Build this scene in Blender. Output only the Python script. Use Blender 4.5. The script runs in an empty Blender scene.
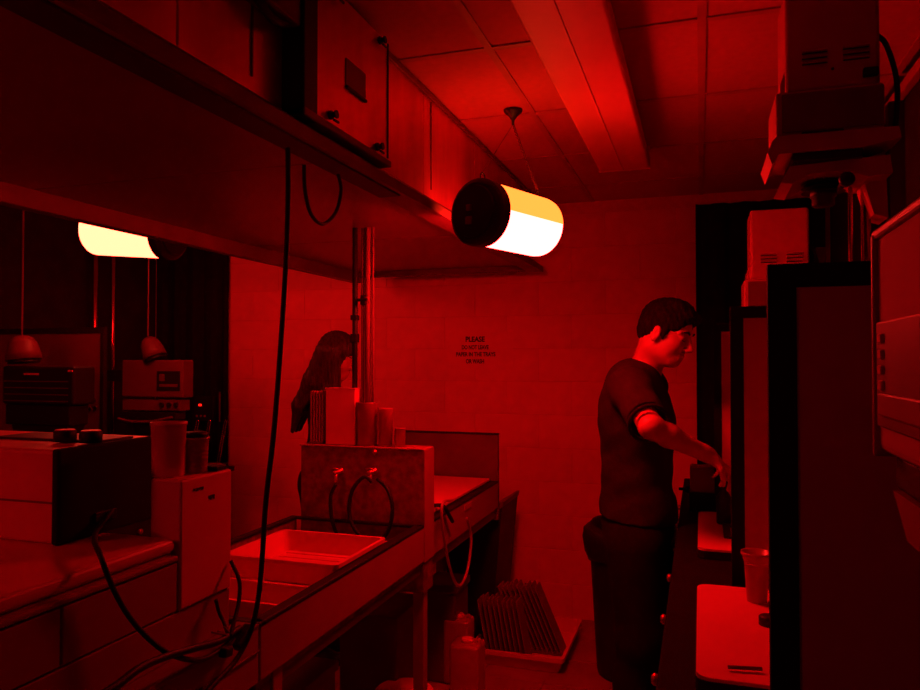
import bpy, bmesh, math, random
import numpy as np
from mathutils import Vector, Matrix, Euler
random.seed(7); rng = np.random.default_rng(7)
S = bpy.context.scene
C = S.collection
PI = math.pi
# ------------------------------------------------------------------ camera
F_PX = 735.0
EYE = Vector((0, 0, 1.53)); YAW = math.radians(18.1); PITCH = math.radians(1.17)
cam_d = bpy.data.cameras.new('camera'); cam = bpy.data.objects.new('camera', cam_d); C.objects.link(cam)
cam_d.sensor_width = 36; cam_d.lens = 36*F_PX/920; cam_d.clip_start = .02
cam.location = EYE; cam.rotation_euler = Euler((PI/2+PITCH, 0, YAW)); S.camera = cam
# ------------------------------------------------------------------ world, exposure
W = bpy.data.worlds.new('world'); S.world = W; W.use_nodes = True
W.node_tree.nodes['Background'].inputs[0].default_value = (1, .22, .60, 1)
W.node_tree.nodes['Background'].inputs[1].default_value = .022
S.view_settings.view_transform = 'Standard'; S.view_settings.look = 'None'
S.view_settings.exposure = 0; S.view_settings.gamma = 1; S.view_settings.use_curve_mapping = False
# ------------------------------------------------------------------ pixel rays of the photograph -> places in the room
_M = Euler((PI/2+PITCH, 0, YAW)).to_matrix()
_fw = _M @ Vector((0, 0, -1))
def ray(px, py): return _M @ Vector(((px-460)/F_PX, (345-py)/F_PX, -1))
def atX(px, py, x): d = ray(px, py); return EYE + d*(x/d.x)
def atY(px, py, y): d = ray(px, py); return EYE + d*(y/d.y)
def atZ(px, py, z): d = ray(px, py); return EYE + d*((z-EYE.z)/d.z)
def atD(px, py, D): return EYE + ray(px, py)*D
# ------------------------------------------------------------------ materials
def mat(name, col, rough=.6, metal=0, var=.12, scale=8, bump=.0, spec=.4, emit=None, estr=0, trans=0, alpha=1, stretch=None):
    col = (col[0], col[1]*.11, col[2]*.24)  # green and blue cut: the red safelight tint is put into every surface colour
    m = bpy.data.materials.new(name); m.use_nodes = True; nt = m.node_tree; b = nt.nodes['Principled BSDF']
    b.inputs['Roughness'].default_value = rough; b.inputs['Metallic'].default_value = metal
    b.inputs['Specular IOR Level'].default_value = spec
    b.inputs['Transmission Weight'].default_value = trans
    tc = nt.nodes.new('ShaderNodeTexCoord'); mp = nt.nodes.new('ShaderNodeMapping'); nt.links.new(tc.outputs['Object'], mp.inputs[0])
    if stretch: mp.inputs['Scale'].default_value = stretch
    n = nt.nodes.new('ShaderNodeTexNoise'); n.inputs['Scale'].default_value = scale; n.inputs['Detail'].default_value = 4
    nt.links.new(mp.outputs[0], n.inputs['Vector'])
    r = nt.nodes.new('ShaderNodeValToRGB')
    r.color_ramp.elements[0].position = .3; r.color_ramp.elements[1].position = .7
    r.color_ramp.elements[0].color = tuple(max(0, c*(1-var)) for c in col)+(1,)
    r.color_ramp.elements[1].color = tuple(min(1, c*(1+var)) for c in col)+(1,)
    nt.links.new(n.outputs['Fac'], r.inputs[0]); nt.links.new(r.outputs[0], b.inputs['Base Color'])
    if bump:
        bp = nt.nodes.new('ShaderNodeBump'); bp.inputs['Strength'].default_value = bump; bp.inputs['Distance'].default_value = .01
        nt.links.new(n.outputs['Fac'], bp.inputs['Height']); nt.links.new(bp.outputs[0], b.inputs['Normal'])
    if emit: b.inputs['Emission Color'].default_value = emit+(1,); b.inputs['Emission Strength'].default_value = estr
    if alpha < 1: b.inputs['Alpha'].default_value = alpha
    return m
M = {}
M['wall'] = mat('painted_block', (.90,.68,.55), .7, var=.04, scale=14, bump=.15)
M['wall_joint'] = mat('block_joint', (.82,.56,.45), .85, var=.06, scale=30)
M['ceil'] = mat('ceiling_tile_board', (.54,.43,.36), .9, var=.05, scale=40, bump=.15)
M['tbar'] = mat('ceiling_grid_paint', (.45,.35,.28), .6)
M['fixture'] = mat('ceiling_fixture_lens', (.74,.58,.48), .55, var=.03)
M['floor'] = mat('grey_floor_tile', (.33,.26,.22), .55, var=.15, scale=5)
M['blackcloth'] = mat('black_curtain_cloth', (.034,.034,.034), .95, var=.2, scale=20, spec=.1)
M['blackpaint'] = mat('black_painted_wall', (.030,.030,.030), .9, var=.2, spec=.15)
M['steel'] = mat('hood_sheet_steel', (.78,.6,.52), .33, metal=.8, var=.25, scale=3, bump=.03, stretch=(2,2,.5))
M['steel_dark'] = mat('dull_sheet_steel', (.20,.15,.13), .5, metal=.3, var=.2, scale=6)
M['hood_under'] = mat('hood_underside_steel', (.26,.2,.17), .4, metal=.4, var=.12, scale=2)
M['galv'] = mat('mottled_galvanised_steel', (.30,.22,.18), .45, metal=.3, var=.4, scale=34)
M['apron'] = mat('sink_apron_plastic', (.37,.29,.25), .5, var=.1, scale=4)
M['rubber'] = mat('black_rubber', (.012,.010,.010), .55, var=.1)
M['blackmetal'] = mat('black_enamel', (.016,.012,.013), .5, var=.2)
M['blackedge'] = mat('black_edge_tape', (.018,.018,.018), .8, var=.1, spec=.15)
M['panel'] = mat('grey_partition_board', (.70,.56,.5), .8, var=.06, scale=3)
M['white'] = mat('white_tray_plastic', (.80,.7,.6), .35, var=.04, scale=6)
M['whitebox'] = mat('white_enamel', (.8,.64,.55), .4, var=.05, scale=5)
M['beige'] = mat('beige_enamel', (.50,.39,.33), .45, var=.06)
M['chrome'] = mat('chrome', (.7,.6,.55), .22, metal=1, var=.03)
M['clear'] = mat('translucent_plastic', (.7,.55,.48), .3, var=.08, scale=20, trans=.45)
M['tube'] = mat('clear_vinyl_tube', (.6,.46,.4), .3, trans=.4)
M['worktop'] = mat('dark_bench_top', (.014,.011,.010), .85, var=.2, spec=.08)
M['cabinet'] = mat('dark_bench_front', (.022,.017,.015), .6, var=.2)
M['skin'] = mat('skin', (.60,.38,.31), .5, var=.05, scale=15)
M['dimmed_enamel'] = mat('dimmed_grey_enamel', (.17,.13,.11), .5, var=.06)  # darker copy of the beige, dim left-side light put into the colour
M['pipe'] = mat('painted_pipe', (.26,.2,.17), .8, var=.05)
M['lips'] = mat('lips', (.5,.26,.22), .45, var=.05)
M['hair'] = mat('dark_hair', (.012,.009,.008), .85, var=.5, scale=90, bump=.6, spec=.12, stretch=(1,1,.25))
M['hair2'] = mat('brown_hair', (.05,.035,.03), .5, var=.5, scale=110, bump=.5, stretch=(1,1,.12))
M['shirt'] = mat('dark_knit_shirt', (.032,.026,.025), .9, var=.15, scale=25, bump=.1, spec=.15)
M['shirt_dark'] = mat('dark_top_cloth', (.028,.022,.02), .95, var=.15, scale=25, spec=.1)
M['trouser'] = mat('black_trouser_cloth', (.018,.013,.013), .95, var=.2, spec=.1)
M['eye'] = mat('eye_white', (.8,.7,.65), .3, var=.02)
M['pupil'] = mat('dark_iris', (.03,.02,.02), .2)
M['print'] = mat('black_print', (.02,.012,.012), .7)
M['paper'] = mat('paper', (.8,.63,.51), .8, var=.02)
M['copper'] = mat('worn_brass', (.6,.36,.25), .35, metal=.8)
M['darkred'] = mat('grey_crate_plastic', (.14,.11,.1), .6)
def emitter(name, col, s):
    m = bpy.data.materials.new(name); m.use_nodes = True; nt = m.node_tree
    b = nt.nodes['Principled BSDF']; b.inputs['Base Color'].default_value = (.6,.3,.2,1)
    b.inputs['Emission Color'].default_value = col+(1,); b.inputs['Emission Strength'].default_value = s
    return m
M['glow'] = emitter('safelight_filter_glow', (1, .0135, .0125), 80)
M['glow_top'] = emitter('amber_sleeve_glow', (1, .085, .011), 6.6)
M['glow_far'] = emitter('far_safelight_glow', (1, .055, .027), 18)
M['glow_rear'] = emitter('rear_safelight_glow', (1, .012, .01), 34)
M['led'] = emitter('red_indicator', (1, .01, .005), 1.6)
# ------------------------------------------------------------------ mesh helpers (all in room coordinates)
def obj(name, bm, m, parent=None, smooth=False, **k):
    if isinstance(bm, bmesh.types.BMesh):
        me = bpy.data.meshes.new(name)
        base = parent
        if parent is not None:
            o_ = Vector((0,0,0)); p = parent
            while p is not None: o_ += p.location; p = p.parent
            bmesh.ops.translate(bm, verts=bm.verts, vec=-o_)
        bm.normal_update(); bm.to_mesh(me); bm.free()
    else:
        me = bm
        if parent is not None:
            o_ = Vector((0,0,0)); p = parent
            while p is not None: o_ += p.location; p = p.parent
            me.transform(Matrix.Translation(-o_))
    if m is not None: me.materials.clear(); me.materials.append(m)
    if smooth: me.shade_smooth()
    o = bpy.data.objects.new(name, me); C.objects.link(o); o.parent = parent
    for a, b in k.items(): o[a] = b
    return o
def origin_to(o, p):
    """move the origin of a top-level mesh object to point p"""
    o.data.transform(Matrix.Translation(-Vector(p))); o.location = p
def thing(name, label, cat, loc=(0,0,0), group=None):
    o = bpy.data.objects.new(name, None); C.objects.link(o); o.location = loc; o.empty_display_size = .05
    o['label'] = label; o['category'] = cat
    if group: o['group'] = group
    return o
def tag(o, label, cat, group=None, loc=None):
    o['label'] = label; o['category'] = cat
    if group: o['group'] = group
    if loc is not None: origin_to(o, loc)
    return o
def struct(name, bm, m, parent=None, **k):
    o = obj(name, bm, m, parent, **k)
    if parent is None: o['kind'] = 'structure'
    return o
def copy_tree(o, parent=None, loc=None, label=None):
    c = o.copy(); C.objects.link(c); c.parent = parent
    if loc is not None: c.location = loc
    if label: c['label'] = label
    for ch in list(o.children): copy_tree(ch, c)
    return c
def B(): return bmesh.new()
def box(bm, lo, hi, bev=0, seg=2, rot=None):
    lo = Vector(lo); hi = Vector(hi); c = (lo+hi)/2; s = hi-lo
    r = bmesh.ops.create_cube(bm, size=1)
    vs = r['verts']
    for v in vs: v.co = Vector((v.co.x*s.x, v.co.y*s.y, v.co.z*s.z))
    if bev:
        es = list({e for v in vs for e in v.link_edges})
        g = bmesh.ops.bevel(bm, geom=es, offset=bev, segments=seg, affect='EDGES', profile=.5)
        vs = list({v for f in g['faces'] for v in f.verts} | {v for v in vs if v.is_valid})
    for v in vs: v.co = (rot @ v.co if rot else v.co) + c
    return vs
def tube(bm, pts, r, n=8, caps=True, closed=False):
    pts = [Vector(p) for p in pts]; N = len(pts); rings = []
    rs = r if isinstance(r, (list, tuple)) else [r]*N
    up = None
    for i, p in enumerate(pts):
        if closed: t = pts[(i+1) % N]-pts[i-1]
        else: t = pts[min(i+1, N-1)]-pts[max(i-1, 0)]
        t.normalize()
        if up is None: up = t.orthogonal().normalized()
        up = (up - t*up.dot(t)); up = up.normalized() if up.length > 1e-6 else t.orthogonal().normalized()
        v2 = t.cross(up)
        rings.append([bm.verts.new(p+(up*math.cos(a)+v2*math.sin(a))*rs[i]) for a in [2*PI*k/n for k in range(n)]])
    for i in range(N if closed else N-1):
        A, Bq = rings[i], rings[(i+1) % N]
        for k in range(n): bm.faces.new((A[k], A[(k+1) % n], Bq[(k+1) % n], Bq[k]))
    if caps and not closed:
        bm.faces.new(rings[0][::-1]); bm.faces.new(rings[-1])
def cyl(bm, a, b, r, n=16, r2=None): tube(bm, [a, b], [r, r if r2 is None else r2], n)
def spline(pts, k=8):
    pts = [Vector(p) for p in pts]; out = []
    for i in range(len(pts)-1):
        p0 = pts[max(i-1, 0)]; p1 = pts[i]; p2 = pts[i+1]; p3 = pts[min(i+2, len(pts)-1)]
        for j in range(k):
            t = j/k
            out.append(.5*((2*p1)+(p2-p0)*t+(2*p0-5*p1+4*p2-p3)*t*t+(3*p1-p0-3*p2+p3)*t**3))
    out.append(pts[-1]); return out
def lathe(bm, c, prof, n=24, axis=None, capb=True, capt=True):
    """profile = [(radius, height)] round vertical (or given) axis through c"""
    c = Vector(c); ax = Vector(axis).normalized() if axis is not None else Vector((0,0,1))
    u = ax.orthogonal().normalized(); v = ax.cross(u); rings = []
    for r, h in prof:
        rings.append([bm.verts.new(c+ax*h+(u*math.cos(2*PI*k/n)+v*math.sin(2*PI*k/n))*max(r, 1e-4)) for k in range(n)])
    for A, Q in zip(rings, rings[1:]):
        for k in range(n): bm.faces.new((A[k], A[(k+1) % n], Q[(k+1) % n], Q[k]))
    if capb: bm.faces.new(rings[0][::-1])
    if capt: bm.faces.new(rings[-1])
def prism(bm, poly, axis, a, b):
    """poly: 2D points in the plane orthogonal to axis ('x','y','z'), extruded a..b"""
    def P(p, t):
        return Vector((t, p[0], p[1])) if axis == 'x' else Vector((p[0], t, p[1])) if axis == 'y' else Vector((p[0], p[1], t))
    A = [bm.verts.new(P(p, a)) for p in poly]; Q = [bm.verts.new(P(p, b)) for p in poly]; n = len(poly)
    fs = [bm.faces.new(A), bm.faces.new(Q[::-1])]
    for k in range(n): fs.append(bm.faces.new((A[k], Q[k], Q[(k+1) % n], A[(k+1) % n])))
    bmesh.ops.recalc_face_normals(bm, faces=fs)
def rrect(x0, y0, x1, y1, r, n=5):
    out = []
    for cx, cy, a0 in ((x1-r, y1-r, 0), (x0+r, y1-r, PI/2), (x0+r, y0+r, PI), (x1-r, y0+r, 1.5*PI)):
        for k in range(n+1): a = a0+PI/2*k/n; out.append((cx+r*math.cos(a), cy+r*math.sin(a)))
    return out
def sbox(name, m, parent, lo, hi, bev=.003, **k):
    b = B(); box(b, lo, hi, bev); return obj(name, b, m, parent, **k)
def text_mesh(txt, size, width_scale=1):
    cu = bpy.data.curves.new('lettering', 'FONT'); cu.body = txt; cu.size = size; cu.align_x = 'CENTER'; cu.align_y = 'CENTER'; cu.extrude = .0006
    cu.offset = size*.035
    o = bpy.data.objects.new('lettering', cu); C.objects.link(o)
    dg = bpy.context.evaluated_depsgraph_get(); me = bpy.data.meshes.new_from_object(o.evaluated_get(dg))
    bpy.data.objects.remove(o); me.transform(Matrix.Diagonal((width_scale, 1, 1, 1))); return me
# ------------------------------------------------------------------ room setting
XL, XR, YB, ZC = -3.75, .67, 4.37, 2.47
b = B(); box(b, (XL-.1, -1.6, -.1), (XR+.1, YB+.1, 0)); fl = struct('floor', b, M['floor'])
tile = B(); box(tile, (-.15, -.15, -.001), (.15, .15, .003), .002, 1); tm = bpy.data.meshes.new('floor_tile'); tile.to_mesh(tm); tile.free(); tm.materials.append(M['floor'])
for i in range(13):
    for j in range(7):
        o = bpy.data.objects.new('floor_tile', tm); C.objects.link(o); o.parent = fl
        o.location = (-3.0+.305*i, YB-.155-.305*j, 0)
b = B(); box(b, (XL-.1, YB+.0035, 0), (XR+.1, YB+.12, ZC+.1)); wb = struct('wall_back', b, M['wall_joint'])
def blockmesh(w):
    b = B(); box(b, (-w/2, 0, -.0985), (w/2, .03, .0985), .0022, 1); me = bpy.data.meshes.new('block'); b.to_mesh(me); b.free(); me.materials.append(M['wall']); return me
full, half = blockmesh(.3975), blockmesh(.1975)
for r in range(13):
    z = .1+.2*r
    if z > ZC: break
    x = XR-.2 if r % 2 else XR
    xs = [XR-.1] if r % 2 == 0 else []
    k = 0
    while True:
        cx = (XR-.2-.4*k) if r % 2 else (XR-.4-.4*k)
        if cx < XL+.1: break
        o = bpy.data.objects.new('block', full); C.objects.link(o); o.parent = wb
        o.location = (cx, YB+random.uniform(-.0008, .0008), z); k += 1
    if r % 2 == 0:
        o = bpy.data.objects.new('block', half); C.objects.link(o); o.parent = wb; o.location = (XR-.1, YB, z)
b = B(); box(b, (XL-.1, -1.6, 0), (XL, YB+.01, ZC+.1)); struct('wall_left', b, M['blackpaint'])
b = B(); box(b, (XR, -1.6, 0), (XR+.1, YB+.01, ZC+.1)); wr = struct('wall_right', b, M['blackpaint'])
b = B(); box(b, (XR-.03, -1.5, ZC-.05), (XR-.001, YB-.01, ZC-.015), .004); struct('trim_1', b, M['tbar'])
b = B(); box(b, (XL-.1, -1.6, ZC+.02), (XR+.1, YB+.1, ZC+.12)); ce = struct('ceiling', b, M['tbar'])
b = B(); box(b, (-.2975, -.2975, 0), (.2975, .2975, .018), .003, 1); cm = bpy.data.meshes.new('ceiling_tile'); b.to_mesh(cm); b.free(); cm.materials.append(M['ceil'])
gx = [.01+.61*k for k in range(-7, 3)]; gy = [2.12+.61*k for k in range(-6, 5)]
for x in gx:
    for y in gy:
        if XL < x-.3 and x-.31 < XR-.05 and y-.3 < YB:
            cx, cy = x-.305, y-.305
            o = bpy.data.objects.new('ceiling_tile', cm); C.objects.link(o); o.parent = ce
            o.location = (cx, cy, ZC+random.uniform(0, .0015)+.001)
for k, x in enumerate(gx):
    if XL < x < XR: b = B(); box(b, (x-.012, -1.5, ZC-.003), (x+.012, YB, ZC+.02)); obj('grid_bar', b, M['tbar'], ce)
for y in gy:
    if y < YB: b = B(); box(b, (XL, y-.012, ZC-.0025), (XR, y+.012, ZC+.02)); obj('grid_bar', b, M['tbar'], ce)
# black cloths over both ends of the back wall, right wall curtain
def curtain(name, x0, x1, y, z0, z1, label, amp=.012, per=.14, axis='x'):
    b = B(); n = int(abs(x1-x0)/.012); vs = []
    for k in range(n+1):
        t = x0+(x1-x0)*k/n; off = amp*math.sin(t*2*PI/per)+amp*.4*math.sin(t*2*PI/(per*.37)+1)
        if axis == 'x': p = [Vector((t, y+off, z)) for z in np.linspace(z0, z1, 6)]
        else: p = [Vector((y+off, t, z)) for z in np.linspace(z0, z1, 6)]
        vs.append([b.verts.new(q) for q in p])
    for A, Q in zip(vs, vs[1:]):
        for j in range(5): b.faces.new((A[j], Q[j], Q[j+1], A[j+1]))
    bmesh.ops.solidify(b, geom=b.faces[:], thickness=.004)
    o = obj(name, b, M['blackcloth'], None, True); return tag(o, label, 'curtain', loc=((x0+x1)/2 if axis == 'x' else y, y if axis == 'x' else (x0+x1)/2, z0))
curtain('blackout_curtain', -.02, .64, YB-.035, .93, 2.405, 'black cloth hung on the back wall behind the right-hand enlargers')
curtain('blackout_curtain', -3.72, -3.10, YB-.035, .80, 2.40, 'black cloth hung on the back wall at the far left corner', axis='x')
# ------------------------------------------------------------------ ceiling light fixture (unlit)
def ceiling_fixture():
    x0, x1, y0, y1, zb = -.425, -.205, .87, 3.32, 2.372
    t = thing('ceiling_light', 'long unlit white box light fixed under the ceiling tiles right of the hanging safelight', 'ceiling light', ((x0+x1)/2, (y0+y1)/2, ZC))
    b = B(); box(b, (x0+.01, y0+.01, zb+.03), (x1-.01, y1-.01, ZC-.002), .002); obj('housing', b, M['tbar'], t)
    b = B(); prism(b, rrect(x0, zb, x1, zb+.055, .012), 'y', y0+.012, y1-.012); obj('lens', b, M['fixture'], t)
    for y in (y0, y1-.012): b = B(); box(b, (x0-.002, y, zb-.002), (x1+.002, y+.012, ZC-.004), .003); obj('end_cap', b, M['fixture'], t)
    b = B(); box(b, (x0+.1, y0+.02, zb-.003), (x0+.106, y1-.02, zb+.002), .0008, 1); obj('seam_strip', b, M['fixture'], t)
ceiling_fixture()
# ------------------------------------------------------------------ safelights
def safelight(c, ax, L, R, label, glow, glow2, hook=None, chains=True, cap_first=True):
    """drum safelight, c = centre of the black cap, ax = axis from that cap to the far end"""
    ax = Vector(ax).normalized(); up = Vector((0, 0, 1)); up = (up-ax*up.dot(ax)).normalized(); sd = ax.cross(up)
    c = Vector(c); mid = c+ax*L/2
    t = thing('hanging_safelight', label, 'safelight', mid, 'drum safelights hanging from the ceiling')
    n = 24
    def half(s0, s1, r, name, m):
        b = B(); prof = [(0, .0), (r, 0), (r, L-.02), (r*.985, L-.008), (r*.93, L)]
        rings = []
        for rr, h in prof[1:]:
            rings.append([b.verts.new(c+ax*h+(up*math.sin(a)+sd*math.cos(a))*rr) for a in np.linspace(s0, s1, n+1)])
        for A, Q in zip(rings, rings[1:]):
            for k in range(n): b.faces.new((A[k], A[k+1], Q[k+1], Q[k]))
        bmesh.ops.recalc_face_normals(b, faces=b.faces[:])
        bmesh.ops.solidify(b, geom=b.faces[:], thickness=.002)
        return obj(name, b, m, t, True)
    half(PI, 2*PI, R, 'filter_shell', glow)
    half(0, PI, R+.0015, 'upper_sleeve', glow2)
    b = B(); lathe(b, c, [(R*.9, -.035), (R*1.0, -.028), (R*1.06, -.02), (R*1.06, .018), (R*1.02, .022)], 40, ax); cap = obj('end_cap', b, M['blackmetal'], t, False)
    b = B(); lathe(b, c, [(R*.80, -.043), (R*.83, -.034)], 40, ax); obj('cap_plate', b, M['rubber'], cap)
    for (u, v, s) in ((.12, .12, .010), (.12, -.28, .013)):
        q = c-ax*.045+up*R*v+sd*R*-u
        b = B(); rot = Matrix((sd, up, ax)).transposed(); box(b, (-s, -s, -.004), (s, s, .004), .002)
        bmesh.ops.transform(b, matrix=Matrix.Translation(q) @ rot.to_4x4(), verts=b.verts); obj('cap_label', b, M['steel_dark'], cap)
    b = B(); lathe(b, c, [(R*.90, L-.003), (R*.93, L+.002), (R*.90, L+.006)], 40, ax); obj('rear_cap', b, M['blackmetal'], t)
    b = B()
    e1 = c+ax*.01+up*R*1.02; e2 = c+ax*(L-.02)+up*R*1.02
    b.free()
    for e in (e1, e2):
        b = B(); tube(b, [e+ax*.012*math.cos(a)+up*(.014+.014*math.sin(a)) for a in np.linspace(0, 2*PI, 13)[:-1]], .0022, 6, closed=True); obj('hanging_ring', b, M['blackmetal'], t, True)
    if hook is not None:
        hk = Vector(hook)
        b = B(); lathe(b, hk, [(.004, -.06), (.006, -.04), (.016, -.025), (.033, -.010), (.036, 0)], 24); obj('ceiling_hook', b, M['blackmetal'], t, True)
        top = hk-Vector((0,0,.055))
        b = B(); d = (e2+up*.03)-top
        for ph in (0, PI):
            pts = [top+d*s+Vector((math.cos(s*60+ph), math.sin(s*60+ph), 0))*.004 for s in np.linspace(0, 1, 90)]
            tube(b, pts, .0022, 5)
        obj('twisted_cord', b, M['steel_dark'], t, True)
        b = B(); cyl(b, top, e1+up*.03, .0012, 6); obj('chain', b, M['steel_dark'], t)
        b = B(); cyl(b, top+Vector((.004,0,0)), e2+up*.03+ax*.008, .0012, 6); obj('chain', b, M['steel_dark'], t)
    return t
capc = atD(480.5, 213, 2.44); farc = atD(540, 228, 2.70)
axm = farc-capc
safelight(capc, axm, axm.length, .106, 'bright drum safelight with black end cap hanging in front of the hood', M['glow'], M['glow_top'], hook=(atZ(513, 110, ZC)[0], atZ(513, 110, ZC)[1], ZC))
c2 = atD(168, 234, 3.35); f2 = atD(95, 231, 3.46); ax2 = f2-c2
safelight(c2, ax2, .40, .112, 'drum safelight glowing beyond the hood at the left, over the left enlargers', M['glow_far'], M['glow_far'], hook=(c2.x-.15, c2.y+.06, ZC))
# ------------------------------------------------------------------ extractor hood over the sinks
HX0, HX1, HY0, HY1, HZ = -2.0, -.90, -1.2, 4.05, 2.03
def hood():
    t = thing('extractor_hood', 'large sheet steel extractor hood hanging from the ceiling over the sinks', 'hood', ((HX0+HX1)/2, 1.4, HZ))
    ys = [-1.2, .0, 1.1, 2.35, 2.95, HY1]
    for a, c in zip(ys, ys[1:]):
        b = B(); box(b, (HX1-.012, a+.0015, HZ+.04), (HX1, c-.0015, ZC-.004), .002, 1); obj('side_panel', b, M['steel'], t)
    for a, c in zip(ys, ys[1:]):
        b = B(); box(b, (HX0, a+.0015, HZ+.05), (HX0+.012, c-.0015, ZC-.004), .002, 1); obj('side_panel', b, M['steel'], t)
    b = B(); box(b, (HX0, HY1-.012, HZ+.05), (HX1, HY1, ZC-.004), .002, 1); obj('end_panel', b, M['steel'], t)
    for a, c in zip([-1.2, .5, 1.75, 2.95], [.5, 1.75, 2.95, HY1-.02]):
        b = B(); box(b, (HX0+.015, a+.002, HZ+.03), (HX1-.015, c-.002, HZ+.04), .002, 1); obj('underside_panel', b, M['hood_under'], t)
    # lower rim: outer lip flaring out, inner dark channel
    b = B(); prism(b, [(HX1-.01, HZ+.062), (HX1+.012, HZ+.062), (HX1+.055, HZ+.03), (HX1+.055, HZ), (HX1+.04, HZ), (HX1-.01, HZ+.05)], 'y', HY0, HY1+.05); obj('rim', b, M['steel_dark'], t)
    b = B(); box(b, (HX1-.03, HY0, HZ-.005), (HX1+.04, 2.05, HZ+.03), .003); obj('rim_channel', b, M['blackmetal'], t)  # near length coloured black for the shadow under the flange
    b = B(); box(b, (HX1-.03, 2.06, HZ+.0), (HX1+.04, HY1+.03, HZ+.03), .003); obj('rim_channel', b, M['steel_dark'], t)
    b = B(); box(b, (HX0-.02, HY0, HZ-.03), (HX0+.03, HY1+.03, HZ+.05), .003); obj('rim', b, M['steel_dark'], t)
    b = B(); box(b, (HX0, HY1-.02, HZ), (HX1, HY1+.03, HZ+.05), .003); obj('rim', b, M['steel_dark'], t)
    # top angle where the hood meets the ceiling
    b = B(); box(b, (HX1, HY0, ZC-.022), (HX1+.012, HY1, ZC-.004), .002); obj('top_angle', b, M['steel_dark'], t)
    # boxed access panel
    dl = B(); X = HX1+.055
    box(dl, (HX1, 1.508, HZ+.068), (X, 1.925, ZC-.03), .004); d = obj('access_door', dl, M['steel'], t)
    b = B(); box(b, (HX1, 1.448, HZ+.05), (X+.004, 1.510, ZC-.006), .003); obj('unlit_box_side', b, M['blackmetal'], t)  # side of the panel box, its unlit shade put into the black colour
    b = B(); box(b, (HX1, 1.448, HZ+.052), (X+.006, 1.935, HZ+.070), .003); obj('door_sill', b, M['steel_dark'], t)
    b = B(); box(b, (X-.002, 1.914, HZ+.075), (X+.003, 1.922, ZC-.035), .001); obj('door_edge', b, M['blackmetal'], d)
    b = B(); box(b, (X-.001, 1.655, 2.222), (X+.002, 1.770, 2.292), .003); obj('label_plate', b, M['steel_dark'], d)
    b = B(); box(b, (X-.001, 1.655, 2.214), (X+.008, 1.770, 2.222), .002); obj('label_ledge', b, M['blackmetal'], d)
    for y, z in ((1.575, 2.120), (1.845, 2.118), (1.86, 2.42), (1.60, 2.425)):
        b = B(); lathe(b, (X+.0, y, z), [(.011, -.002), (.011, .006), (.007, .010), (.007, .014), (.010, .016), (.010, .020)], 14, (1,0,0)); box(b, (X+.010, y-.004, z-.016), (X+.016, y+.022, z-.010), .002); obj('latch', b, M['blackmetal'], d)
    # blower box and pipe at the near end
    b = B(); box(b, (HX1, 1.27, 2.28), (HX1+.05, 1.45, ZC-.01), .006); obj('fan_box', b, M['steel_dark'], t)
    b = B(); tube(b, spline([(HX1+.02, 1.47, 2.3), (HX1+.035, 1.36, 2.26), (HX1+.03, 1.28, 2.3), (HX1+.02, 1.25, 2.4)]), .010, 8); obj('conduit', b, M['blackmetal'], t, True)
    for y in (1.33, 2.42):
        b = B(); box(b, (HX1, y-.003, HZ+.1), (HX1+.004, y+.003, ZC-.03), .001, 1); obj('seam', b, M['steel_dark'], t)
    b = B(); box(b, (-1.01, HY1+.0, ZC-.11), (-.915, HY1+.09, ZC-.02), .004); obj('bracket', b, M['steel_dark'], t)
hood()
# cords hanging from the hood
b = B(); tube(b, spline([atX(304, 165, -.845), atX(305, 190, -.845), atX(311, 214, -.845), atX(323, 224, -.845), atX(336, 212, -.845), atX(341, 190, -.845), atX(338, 174, -.845)]), .0045, 8)
tag(obj('looped_cord', b, M['rubber'], None, True), 'short black cord looping down from the hood edge', 'cord')
b = B(); X = -.85
pts = [atX(288, 148, X), atX(288, 200, X), atX(286, 260, X), atX(281, 340, X), atX(274, 430, X), atX(266, 500, -.87), atX(262, 560, -.90), atX(258, 600, -.92), atX(250, 633, -.935), atX(236, 660, -.94), atX(216, 682, -.94), atX(196, 705, -.94)]
tube(b, spline(pts, 10), .0056, 8); tag(obj('power_cord', b, M['rubber'], None, True), 'long black cord hanging from the hood down past the trays', 'cord')
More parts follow.
